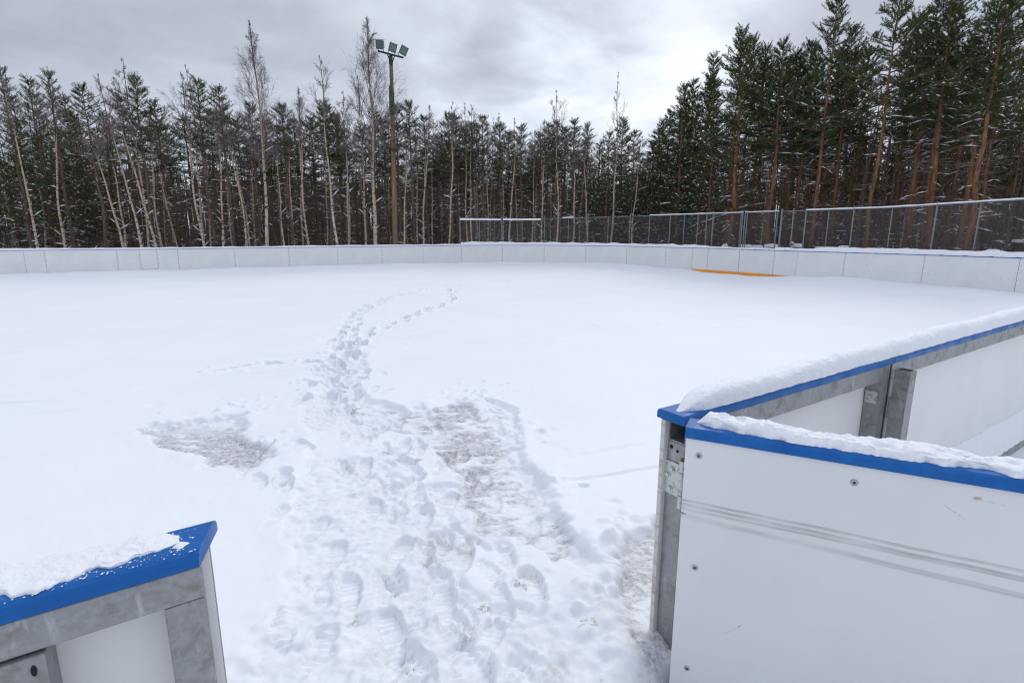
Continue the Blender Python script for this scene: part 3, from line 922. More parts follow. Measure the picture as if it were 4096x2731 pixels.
def near_left():
    rot = (0, 0, ANG)
    org = (N0[0] - AX * 1.94, N0[1] - AY * 1.94, Z_LO + 0.014)
    dz = -Z_LO
    r = empty('rink_board', org, rot)
    tag(r, 'near rink board left of the open gate with patchy thin snow on its blue cap', 'rink board', 'rink boards along the near side')
    top = TOP + dz
    x0 = -2.4
    b = MB(); b.box((x0, F1 + 0.002, 0.02), (0.012, P1 + 0.004, top - 0.048)); b.build('panel', M['panel'], r, 0.003)
    e = MB(); e.box((0.0125, F1 + 0.003, 0.022), (0.0145, P1 + 0.003, top - 0.05)); e.build('panel_edge', M['panel_edge'], r)
    cap_rail('cap', r, x0, -0.018, cap_section(-0.004, 0.170, top - 0.044, top, 0.032), M['blue'], 0.0, 0.058)
    za, zb = top - 0.140, top - 0.050
    f = MB(); f.box((x0, F0 - 0.004, za), (-0.012, F1, zb)); f.build('top_rail', M['galv'], r, 0.004)
    f = MB(); f.box((-0.105, F0 - 0.003, 0), (-0.0115, F1 - 0.002, za - 0.001)); f.build('upright', M['galv'], r, 0.004)
    f = MB(); f.box((x0, F0, 0), (-0.107, F1 - 0.004, 0.09)); f.build('bottom_rail', M['galv'], r)
    f = MB(); f.box((-0.452, F0 - 0.014, 0), (-0.338, F1 - 0.004, za - 0.006))
    for x, z in ((-0.362, za - 0.040), (-0.350, za - 0.095), (-0.37, za - 0.42)):
        f.add([(x + 0.006 * math.cos(a), F0 - 0.0146, z + 0.015 * math.sin(a)) for a in np.linspace(0, 2 * math.pi, 14, endpoint=False)], [tuple(range(14))], 1)
    f.build('upright', [M['galv'], M['dark_hole']], r, 0.004)
    s1 = ridge('snow_patch', None, -2.2, -0.045, lambda x: 0.100 + 0.008 * np.sin(x * 9), lambda x: 0.062 + 0.014 * sstep(-0.25, -0.6, x), lambda x: 0.014 + 0.014 * sstep(-0.2, -0.7, x), 0, 431, 0.004, 34, rag=0.8, lump=0.6, fine=0.006, power=0.35, end=0.10)
    s1.location = (org[0], org[1], TOP + 0.013); s1.rotation_euler = rot
    tag(s1, 'thin ragged snow on the blue cap of the board left of the gate', 'snow', kind='stuff')
    cr = MB(); rg = random.Random(5)
    for k in range(900):
        x = -rg.random() ** 0.8 * 0.8 - 0.012; y = rg.uniform(0.006, 0.160); q = rg.uniform(0.0006, 0.0026)
        if k < 2: x, y, q = (-0.055, 0.052, 0.016) if k == 0 else (-0.10, 0.10, 0.013)
        vs = [(x + q * rg.uniform(.7, 1.5) * math.cos(a), y + q * rg.uniform(.7, 1.3) * math.sin(a), 0.0) for a in np.linspace(0, 6.283, 12)[:-1]]
        vs.append((x, y, q * 0.7)); cr.add(vs, [(i, (i + 1) % 11, 11) for i in range(11)], 0, True)
    s2 = cr.build('snow_crumbs', M['snow'], None, 0, (org[0], org[1], TOP + 0.0145), rot)
    tag(s2, 'crumbs of snow scattered on the bare blue end of the left cap', 'snow', kind='stuff')


D0 = (0.738, 2.163)
DROT = (0, 0, math.atan2(-0.452, 0.892))


def gate_door():
    r = empty('gate_door', (D0[0], D0[1], 0), DROT)
    tag(r, 'white gate door swung open towards us with black scuff streaks and blue cap', 'gate')
    L = 1.74
    zt, zl = TOP + 0.006, -0.46
    b = MB(); b.box((0.004, 0.0, zl), (L, 0.026, zt - 0.040)); b.build('panel', M['scuffed_panel'], r, 0.003)
    cap_rail('cap', r, 0.0, L + 0.01, cap_section(-0.012, 0.142, zt - 0.047, zt, 0.026), M['blue'], 0.0, 0.0)
    f = MB(); f.box((0.012, 0.036, zt - 0.15), (L, 0.130, zt - 0.054)); f.build('top_rail', M['galv'], r, 0.003)
    f = MB(); f.box((0.012, 0.036, zl), (0.105, 0.130, zt - 0.152)); f.build('upright', M['galv'], r, 0.003)
    f = MB(); f.box((L - 0.095, 0.036, zl), (L, 0.130, zt - 0.152)); f.build('upright', M['galv'], r, 0.003)
    f = MB(); f.box((0.107, 0.036, zl), (L - 0.097, 0.130, zl + 0.095)); f.build('bottom_rail', M['galv'], r, 0.003)
    for x, z in ((0.061, 1.017), (0.622, 1.020), (1.18, 1.02), (0.079, 0.494), (0.078, -0.025), (1.68, 1.02), (1.68, 0.49)):
        csk_screw(r, (x, 0.0, z), (0, -1, 0))
    s = ridge('snow_strip', None, 0.035, 1.70, lambda x: 0.072 + 0.012 * np.sin(x * 7 + 1), lambda x: 0.054 + 0.010 * sstep(0.5, 0.9, x), lambda x: 0.050 - 0.010 * sstep(0.4, 0.8, x), 0, 451, 0.004, 34, rag=0.50, lump=0.45, fine=0.011, power=0.42, end=0.06)
    s.location = (D0[0], D0[1], zt - 0.001); s.rotation_euler = DROT
    tag(s, 'lumpy strip of snow on the blue cap of the open gate door', 'snow', kind='stuff')


near_right()
near_left()
gate_door()


# ------------------------------------------------------------------ far boards
def far_boards():
    """each bay between two joints is a module of its own"""
    n = len(WALL) - 1
    names = {}
    pole = 12           # the bay in front of the floodlight pole
    ordw = ['', 'first', 'second', 'third', 'fourth', 'fifth', 'sixth', 'seventh', 'eighth', 'ninth', 'tenth', 'eleventh', 'twelfth', 'thirteenth', 'fourteenth', 'fifteenth']
    proto = {}
    for i in range(n):
        a, b = Vector((*WALL[i], 0)), Vector((*WALL[i + 1], 0))
        d = b - a
        L = d.length

        def turn(k):       # half the bend at joint k, as the tangent that mitres the ice face
            if k <= 0 or k >= n: return 0.0
            p, q = WALL[k] - WALL[k - 1], WALL[k + 1] - WALL[k]
            return math.tan(math.atan2(p[0] * q[1] - p[1] * q[0], p @ q) / 2)
        e0, e1 = 0.137 * turn(i), 0.137 * turn(i + 1)
        gate = i in (21, 22)
        name = 'rink_gate' if gate else 'rink_board'
        r = empty(name, (a.x, a.y, -0.2), (0, 0, math.atan2(d.y, d.x)))
        if gate:
            lab = 'left leaf of the double gate with mesh above it, orange showing at its foot' if i == 21 else 'right leaf of the double gate with mesh above it, orange showing at its foot'
            tag(r, lab, 'gate', 'leaves of the double gate')
        else:
            if i < pole:
                lab = 'white rink board, %s left of the one before the floodlight pole' % ordw[pole - i]
                if i == 6: lab = 'narrow white door panel with a dark sill line in the far left boards'
                if i == 7: lab = 'far white rink board just right of the narrow door panel'
                if i == 5: lab = 'far white rink board just left of the narrow door panel'
            elif i == pole: lab = 'far white rink board directly before the wooden floodlight pole'
            elif i == 13: lab = 'far white rink board between the floodlight pole and the mesh fence'
            elif i < 21:
                lab = 'white rink board, %s under the mesh fence counting from the floodlight pole' % ordw[i - 13]
                if i == 20: lab = 'narrow white rink board with orange foot just left of the double gate'
            else:
                lab = 'far white rink board, %s one right of the double gate' % ordw[i - 22]
            tag(r, lab, 'rink board', 'rink boards round the far side')
        z = 0.2
        gap = 0.012 if not gate else 0.024
        b_ = MB()
        b_.box((gap / 2 - e0, -0.137, z + 0.02 if 20 <= i <= 23 else z - 0.10), (L - gap / 2 + e1, -0.110, z + TOP - 0.050))
        # rows of screw heads: along the middle rail and down both joints
        near_ = (WALL[i][1] < 30)
        k = max(3, int(L / 0.19))
        for q in range(1, k):
            b_.tube([(L * q / k, -0.1365, z + 0.40 + 0.02), (L * q / k, -0.1405, z + 0.42)], 0.012, 6, 1, True, False)
        for xx in (0.045, L - 0.045):
            for zz in (0.2, 0.4, 0.62, 0.85): b_.tube([(xx, -0.1365, z + zz), (xx, -0.1405, z + zz)], 0.011, 6, 1, True, False)
        b_.build('panel', [M['panel'], M['screw']], r, 0)
        cap_rail('cap', r, 0.002 - e0, L - 0.002 + e1, cap_section(-0.155, 0.01, z + TOP - 0.050, z + TOP), M['blue'])
        k_ = MB(); k_.box((gap / 2 - e0, -0.142, 0.0), (L - gap / 2 + e1, -0.110, z + 0.018 if 20 <= i <= 23 else z - 0.102)); k_.build('kick_plate', M['kick'], r)
        f = MB()
        f.box((-0.01, -0.108, z + TOP - 0.15), (L + 0.01, -0.012, z + TOP - 0.052)); f.box((0, -0.1075, 0), (0.08, -0.0125, z + TOP - 0.152)); f.box((L - 0.08, -0.1075, 0), (L, -0.0125, z + TOP - 0.152))
        f.build('frame', M['galv'], r)
        if i == 6:
            s = MB(); s.box((0.03, -0.150, 0.325), (L - 0.03, -0.1375, 0.350)); s.build('sill', M['galv'], r)
        if gate: gate_mesh(r, L, i)
    far_snow()


def chain_link(name, parent, L, z0, z1, zr0, zr1, pitch=0.072, r=0.0028):
    """woven wire: two crossing sets of diagonal wires in the x-z plane, clipped to the span (top edge may slope)"""
    b = MB()
    H = max(z1 + 0, zr0, zr1) - z0
    top = lambda x: (zr0 + (zr1 - zr0) * x / L) - z0
    k = int((L + H) / pitch) + 2
    for sgn in (1, -1):
        for q in range(-k, k):
            c = q * pitch
            pts = []
            # x = c + sgn*z
            za, zb = 0.0, H
            lo, hi = (-c, L - c) if sgn == 1 else (c - L, c)
            za, zb = max(za, lo), min(zb, hi)
            if zb - za < 0.02: continue
            xb = c + sgn * zb
            zb = min(zb, top(min(max(xb, 0), L)) - 0.01)
            if zb - za < 0.02: continue
            o = 0.004 * sgn
            p0, p1 = Vector((c + sgn * za, o, z0 + za)), Vector((c + sgn * zb, o, z0 + zb))
            b.tube([p0, p1], r, 3, 0, False, False)
    return b.build(name, M['wire'], parent)


FENCE_TOP = lambda x: float(np.interp(x, [-3.1, 2, 6.6, 10, 11.8, 14.3, 16.4, 20], [2.67, 2.66, 2.74, 2.77, 2.775, 2.80, 2.93, 3.05]))


def gate_mesh(r, L, i):
    """the fence frame that stands on a gate leaf; the board's local frame, feet at -0.2"""
    z0, zt = 1.28, 0.2 + FENCE_TOP(WALL[i][0] + 0.4)
    xs = (0.10, L - 0.06) if i == 21 else (0.07, L - 0.10)
    for x in xs:
        b = MB(); b.tube([(x, -0.05, z0), (x, -0.05, zt + 0.10)], 0.028, 8); b.build('post', M['zinc'], r)
    if i == 21:
        b = MB(); b.tube([(L - 0.14, -0.05, z0), (L - 0.14, -0.05, zt + 0.12)], 0.024, 8); b.build('post', M['zinc'], r)
    else:
        b = MB(); b.tube([(0.18, -0.05, z0), (0.18, -0.05, zt + 0.12)], 0.024, 8); b.build('post', M['zinc'], r)
    b = MB(); b.tube([(0.06, -0.05, zt), (L - 0.03, -0.05, zt)], 0.022, 8); b.build('top_rail', M['zinc'], r)
    b = MB(); b.box((0.06, -0.07, zt + 0.018), (L - 0.03, -0.03, zt + 0.05)); b.build('rail_snow', M['far_snow'], r)
    c = chain_link('mesh', r, L - 0.1, 1.30, zt, zt, zt)
    c.location = (0.05, -0.02, 0)


POSTS_LEFT = [(-3.076, 1), (-1.95, 0), (-0.60, 1), (0.62, 0), (1.99, 1), (3.36, 0), (4.45, 1), (5.53, 0), (6.63, 1), (7.50, 0), (8.36, 1), (8.92, 0), (9.43, 1), (9.74, 1), (9.96, 2)]
POSTS_RIGHT = [(11.84, 2), (12.12, 1), (12.42, 1), (12.98, 0), (13.55, 1), (14.33, 0), (15.13, 1), (15.76, 0), (16.46, 2), (17.1, 0), (17.75, 1), (18.4, 0), (18.95, 1)]


def on_wall(x, off=0.06):
    i = int(np.searchsorted(WALL[:, 0], x)) - 1
    a, b = WALL[i], WALL[i + 1]
    t = (x - a[0]) / (b[0] - a[0])
    d = (b - a) / np.linalg.norm(b - a)
    p = a + (b - a) * t + np.array([-d[1], d[0]]) * off
    return Vector((p[0], p[1], 0))


def fence(label, posts):
    r = empty('chain_link_fence', (0, 0, 0))
    p0 = on_wall(posts[0][0])
    r.location = p0
    tag(r, label, 'fence')
    inv = -p0
    P = []
    for x, kind in posts:
        p = on_wall(x) + inv
        zt = FENCE_TOP(x)
        q = MB(); q.tube([(p.x, p.y, 0.6), (p.x, p.y, zt + (0.02, 0.11, 0.11)[kind])], (0.022, 0.03, 0.045)[kind], 10)
        q.build('post', M['zinc'], r)
        P.append((p, zt))
    for (a, za), (b, zb) in zip(P[:-1], P[1:]):
        d = b - a
        L = d.length
        c = chain_link('mesh', r, L, 1.10, max(za, zb), za, zb)
        c.location = (a.x, a.y, 0); c.rotation_euler = (0, 0, math.atan2(d.y, d.x))
        q = MB(); q.tube([(a.x, a.y, za), (b.x, b.y, zb)], 0.021, 8); q.build('top_rail', M['zinc'], r)
    return r, P


def strip_on(name, pts, half, h0, base, seed, step=0.10, mat=None, wob=0.3, label=None):
    """snow lying along a polyline of world points"""
    pts = [Vector(p) for p in pts]
    b = MB(); rows = []
    S = 0.0
    prof = [(-1, 0), (-1.0, 0.55), (-0.75, 0.92), (-0.2, 1.02), (0.4, 1.0), (0.85, 0.8), (1, 0.45), (1, 0)]
    for a, c in zip(pts[:-1], pts[1:]):
        d = c - a
        L = d.length
        k = max(1, int(L / step))
        nrm = Vector((-d.y, d.x, 0)).normalized()
        for q in range(k + (1 if c is pts[-1] else 0)):
            s = S + L * q / k
            h = (h0(s) if callable(h0) else h0) * (1 + wob * float(fbm(np.array(s / 0.5), np.array(1.0), seed, 4)))
            p = a + d * (q / k)
            rows.append([(p.x + nrm.x * half * u * (1 + .1 * math.sin(s * 9 + j)), p.y + nrm.y * half * u, p.z + base + h * v_) for j, (u, v_) in enumerate(prof)])
        S += L
    k = len(prof)
    for row in rows: b.v.extend(row)
    for i in range(len(rows) - 1):
        for j in range(k - 1):
            b.f.append((i * k + j, (i + 1) * k + j, (i + 1) * k + j + 1, i * k + j + 1)); b.m.append(0); b.s.append(True)
    o = b.build(name, mat or M['far_snow'])
    tag(o, label, 'snow', kind='stuff')
    return o


def far_snow():
    def mids(i, j, off=-0.072):
        out = []
        for k in range(i, j + 1):
            a, b = WALL[max(k - 1, 0)], WALL[min(k + 1, len(WALL) - 1)]
            d = (b - a) / np.linalg.norm(b - a)
            p = WALL[k] + np.array([-d[1], d[0]]) * off
            out.append((p[0], p[1], TOP))
        return out
    strip_on('cap_snow', mids(0, 14), 0.088, 0.075, -0.030, 511, label='thin line of snow on the cap of the far boards left of the fence')
    strip_on('cap_snow', mids(14, 21), 0.088, lambda s: 0.175 - 0.004 * s + 0.03 * math.exp(-((s % 1.25) - 0.6) ** 2 * 14), -0.028, 517, 0.06, label='thick snow on the board caps under the curved mesh fence')
    strip_on('cap_snow', mids(21, 23), 0.088, 0.075, -0.028, 523, label='thin snow on the caps of the double gate')
    strip_on('cap_snow', mids(23, 29), 0.088, lambda s: 0.125 + 0.05 * sstep(0.6, 2.5, s) - 0.05 * math.exp(-((s - 1.5) / 0.5) ** 2), -0.026, 529, 0.06, label='thick snow on the board caps right of the double gate')


far_boards()
_, PL = fence('curved grey chain link fence above the boards between floodlight pole and double gate', POSTS_LEFT)
_, PR = fence('grey chain link fence above the boards right of the double gate', POSTS_RIGHT)


def fence_snow():
    p = [on_wall(x) + Vector((0, 0, FENCE_TOP(x))) for x in (-3.07, -1.95, -0.66)]
    strip_on('rail_snow', p, 0.03, 0.10, -0.10, 541, 0.1, wob=0.2, label='snow hanging on the fence rail at its left end, first length')
    p = [on_wall(x) + Vector((0, 0, FENCE_TOP(x))) for x in (-0.54, 0.62, 1.75)]
    strip_on('rail_snow', p, 0.03, 0.10, -0.09, 543, 0.1, wob=0.2, label='snow hanging on the fence rail at its left end, second length')
    p = [on_wall(x) + Vector((0, 0, FENCE_TOP(x))) for x in (3.0, 3.65)]
    strip_on('rail_snow', p, 0.03, 0.05, 0.016, 545, 0.1, label='short piece of snow on the fence rail before the bend')
    p = [on_wall(x) + Vector((0, 0, FENCE_TOP(x))) for x, _k in POSTS_LEFT if x > 7.4]
    strip_on('rail_snow', p, 0.028, 0.045, 0.016, 547, 0.1, label='snow on the fence rail just left of the double gate')
    p = [on_wall(x) + Vector((0, 0, FENCE_TOP(x))) for x, _k in POSTS_RIGHT if x > 12.3]
    strip_on('rail_snow', p, 0.028, 0.045, 0.016, 549, 0.05, label='snow on the fence rail right of the double gate')


fence_snow()


# ------------------------------------------------------------------ floodlight pole
def floodlight_pole():
    by = 34.6
    r = empty('floodlight_pole', (-7.42, by, -0.45))
    r.rotation_euler = (0, math.radians(1.15), 0)
    tag(r, 'tall brown wooden floodlight pole with green sleeve and three teal lamps', 'floodlight pole')
    H = 12.55
    b = MB(); b.tube([(0, 0, z) for z in np.linspace(0, H, 14)], list(np.linspace(0.185, 0.105, 14)), 16); b.build('pole', M['mast'], r)
    b = MB(); z0, z1 = 9.25, 10.85
    b.tube([(0, 0, z) for z in np.linspace(z0, z1, 5)], list(np.linspace(0.152, 0.142, 5)), 16)
    b.tube([(-0.15, -0.03, z0 + 0.1), (-0.15, -0.03, z1 + 0.1)], 0.02, 6); b.build('sleeve', M['sleeve'], r)
    az = math.radians(-8)

    def A(s, dy, z):     # point on the crossarm, drooping to the right, turned a little
        return Vector((s * math.cos(az) - dy * math.sin(az), s * math.sin(az) * 1 + dy * math.cos(az), z - 0.26 * s))
    zc = H + 0.03
    b = MB()
    p, q = A(-0.74, -0.16, zc), A(0.78, -0.16, zc)
    b.tube([p, q], 0.055, 8); b.build('crossarm', M['arm'], r)
    b = MB()
    for s in (-0.20, 0.27): b.tube([A(s, -0.14, zc), (0.06 * (1 if s > 0 else 1), -0.13, H - 0.55)], 0.03, 6)
    b.box((-0.11, -0.15, H - 0.5), (0.11, -0.10, H - 0.05)); b.build('bracket', M['arm'], r)
    for s, yaw, tilt in ((-0.55, -14, 0), (0.08, 16, 6), (0.64, 30, 12)):
        h = empty('floodlight', A(s, -0.18, zc), (0, 0, 0), r)
        h.rotation_euler = (math.radians(20), math.radians(9 + tilt), math.radians(yaw))
        body = MB()
        w, d, t_ = 0.225, 0.14, 0.24
        zb = 0.14
        V = [(-w, -d, zb), (w, -d, zb), (w, -d, zb + 2 * t_), (-w, -d, zb + 2 * t_), (-w * .75, d, zb + .07), (w * .75, d, zb + .07), (w * .75, d, zb + 2 * t_ - .05), (-w * .75, d, zb + 2 * t_ - .05)]
        body.add(V, [(4, 5, 6, 7)[::-1], (0, 1, 5, 4), (1, 2, 6, 5), (2, 3, 7, 6), (3, 0, 4, 7)], 0)
        for (x0, x1, z0_, z1_) in ((-w, w, zb, zb + .05), (-w, w, zb + 2 * t_ - .045, zb + 2 * t_), (-w, -w + .045, zb + .05, zb + 2 * t_ - .045), (w - .045, w, zb + .05, zb + 2 * t_ - .045)):
            body.box((x0, -d - .03, z0_), (x1, -d + .002, z1_), 0)
        for k in range(4): body.box((-w * .8 + k * .12, -d * .5, zb + 2 * t_), (-w * .8 + k * .12 + .03, d * .9, zb + 2 * t_ + .025), 0)
        body.build('housing', M['lamp_body'], h)
        g = MB(); g.box((-w + .045, -d - .012, zb + .05), (w - .045, -d - .004, zb + 2 * t_ - .045)); g.build('glass', M['lens'], h)
        k = MB(); k.box((-w * .45, -d + .0, zb + .12), (w * .75, -d + .004, zb + 2 * t_ - .10)); k.build('reflector', M['reflector'], h).location = (0, -0.014, 0)
        y = MB()
        for sx in (-1, 1): y.tube([(sx * w * .72, 0, 0.0), (sx * w * .80, 0, zb + .06)], 0.016, 6)
        y.build('yoke', M['arm'], h)
    c = MB(); c.tube([A(0.62, -0.2, zc), A(0.56, -0.2, zc + .12), A(0.47, -.2, zc + .16), A(0.44, -.2, zc + .22)], 0.012, 6); c.build('cable', M['arm'], r)


floodlight_pole()


# ------------------------------------------------------------------ things beyond the right fence
def snow_block(name, lab, x0, x1, y, top, grp, mat=None, lumps=0.03, foot=-0.45):
    r = empty(name, ((x0 + x1) / 2, y, foot))
    tag(r, lab, 'block' if 'block' in name else 'snow heap', grp)
    w = (x1 - x0) / 2
    H = top - foot
    b = MB(); b.box((-w, -0.3, 0), (w, 0.3, H - 0.14)); b.build('body', M['concrete'], r, 0.02)
    s = ridge('snow_top', r, -w - .03, w + .03, 0.0, 0.33, 0.16, H - 0.145, int(abs(x0) * 31), 0.05, 12, M['far_snow'], 0.08, 0.25, 0.012, 0.22, True, 0.06)
    return r


def heap(name, lab, cx, cy, rx, ry, top, seed, foot=-0.45, n=36, rough=0.1):
    V = []; F = []
    for i in range(n):
        for j in range(n):
            u, v = i / (n - 1) * 2 - 1, j / (n - 1) * 2 - 1
            q = max(0, 1 - (u * u + v * v))
            z = q ** 0.6 * (top - foot) + rough * q ** .5 * float(fbm(np.array(u * rx / .25), np.array(v * ry / .25), seed, 3))
            V.append((u * rx, v * ry, max(z, -0.05)))
    for i in range(n - 1):
        for j in range(n - 1):
            a = i * n + j; F.append((a, a + n, a + n + 1, a + 1))
    b = MB(); b.add(V, F, 0, True)
    o = b.build(name, M['far_snow'], None, 0, (cx, cy, foot))
    tag(o, lab, 'snow heap')
    return o


def beyond_fence():
    g = 'snow topped blocks behind the right fence'
    heap('snow_heap', 'rough heap of snow lumps behind the left gate leaf', 11.6, 29.65, 0.55, 0.6, 1.28, 61, rough=0.35)
    snow_block('snowy_block', 'wide snow topped block behind the middle of the double gate', 12.01, 12.54, 28.74, 1.23, g)
    snow_block('snowy_block', 'square snow topped block behind the right gate leaf', 12.43 + .08, 12.86, 28.21, 1.22, g)
    snow_block('snowy_block', 'rounded snow topped block just right of the double gate', 12.81, 13.38, 27.5, 1.28, g)
    snow_block('snowy_block', 'small snow topped block right of the capped stump', 13.76, 13.99, 26.52, 1.33, g)
    r = empty('capped_stump', (13.68, 26.7, -0.45)); tag(r, 'thin dark stump with a cap of snow behind the right fence', 'stump')
    b = MB(); b.tube([(0, 0, 0), (0.01, 0, 0.9), (0, 0, 1.80)], [0.07, 0.06, 0.055], 8); b.build('wood', M['deadwood'], r)
    ridge('snow_top', r, -0.09, 0.09, 0, 0.08, 0.08, 1.79, 71, 0.02, 10, M['far_snow'], 0.1, 0.1, 0.004, 0.4, True, 0.05)
    ridge('snow_top', r, -0.085, 0.085, -0.04, 0.06, 0.05, 1.63, 72, 0.02, 10, M['far_snow'], 0.1, 0.1, 0.004, 0.4, True, 0.05)
    snow_block('snowy_block', 'low snow topped block behind the third right fence bay', 14.46, 14.7, 25.79, 1.2, g)
    heap('snow_heap', 'low smooth snow mound behind the fence right of the gate', 14.95, 25.4, 0.5, 0.6, 1.22, 65)
    snow_block('snowy_block', 'tiny snow topped block beside the low smooth mound', 15.12, 15.27, 25.0, 1.27, g)
    heap('snow_heap', 'broad snow mound behind the last bays of the right fence', 18.15, 20.6, 0.75, 0.8, 1.27, 67)
    # ochre shed at the edge of the picture
    r = empty('wooden_shed', (28.0, 27.7, -0.45), (0, 0, math.radians(-25)))
    tag(r, 'ochre wooden shed with snow on its roof at the far right edge', 'shed')
    b = MB(); b.box((-1.6, -1.0, 0), (1.6, 1.0, 1.72)); 
    for k in range(16): b.box((-1.6 + k * .2, -1.012, 0), (-1.6 + k * .2 + .03, -1.0005, 1.70))
    b.build('wall', M['shed_wall'], r)
    b = MB(); b.box((-1.85, -1.25, 1.722), (1.85, 1.25, 1.79)); b.build('roof', M['deadwood'], r)
    ridge('snow_top', r, -1.86, 1.86, 0, 1.26, 0.16, 1.79, 81, 0.08, 14, M['far_snow'], 0.02, 0.1, 0.02, 0.15, True, 0.15)


beyond_fence()


# ------------------------------------------------------------------ the wood
def perp(d):
    a = np.cross(d, (0, 0, 1.0))
    n = np.linalg.norm(a)
    a = np.array((1.0, 0, 0)) if n < 1e-3 else a / n
    return a, np.cross(a, d)


class Leaves:
    """triangles gathered in arrays"""

    def __init__(self):
        self.t = []

    def blades(self, p, d, n, L, w, spread, rs, up=0.15):
        D = d[None, :] + rs.normal(0, spread, (n, 3)); D[:, 2] += up
        D /= np.linalg.norm(D, axis=1)[:, None]
        R = rs.normal(0, 1, (n, 3))
        P = np.cross(D, R); P /= np.linalg.norm(P, axis=1)[:, None] + 1e-9
        base = p[None, :] + rs.normal(0, 0.012, (n, 3))
        LL = L * rs.uniform(0.7, 1.2, (n, 1))
        self.t.append(np.stack([base - P * w / 2, base + P * w / 2, base + D * LL], 1))

    def blob(self, p, d, L, w, h):
        """small lump of snow lying along d"""
        a, c = perp(d)
        e = [p - d * L / 2, p + a * w / 2, p + d * L / 2, p - a * w / 2, p + np.array((0, 0, h)), p - np.array((0, 0, h * 0.3))]
        for i, j, k in ((0, 1, 4), (1, 2, 4), (2, 3, 4), (3, 0, 4), (1, 0, 5), (2, 1, 5), (3, 2, 5), (0, 3, 5)):
            self.t.append(np.array([[e[i], e[j], e[k]]]))

    def arr(self):
        return np.concatenate(self.t) if self.t else np.zeros((0, 3, 3))


def tri_mesh(name, mb, sets):
    """mesh from a tube builder (slot 0) plus triangle sets, each with its own slot"""
    V = [np.array(mb.v, float).reshape(-1, 3)]
    F = list(mb.f); mats = list(mb.m)
    off = len(mb.v)
    slots = []
    for slot, (lv, mat) in enumerate(sets):
        A = lv.arr()
        V.append(A.reshape(-1, 3))
        k = len(A)
        F.extend((off + 3 * i, off + 3 * i + 1, off + 3 * i + 2) for i in range(k))
        mats.extend([slot + 1] * k)
        off += 3 * k
    me = bpy.data.meshes.new(name)
    me.from_pydata(np.concatenate(V).tolist(), [], F)
    return me, mats


def finish_mesh(me, mats, materials):
    for m in materials: me.materials.append(m)
    me.polygons.foreach_set('material_index', mats)
    me.update()
    return me


def twig_snow(lv, a, b, w, h):
    d = b - a
    L = np.linalg.norm(d)
    if L < 1e-4: return
    lv.blob((a + b) / 2 + np.array((0, 0, h * 0.35)), d / L, L, w, h)


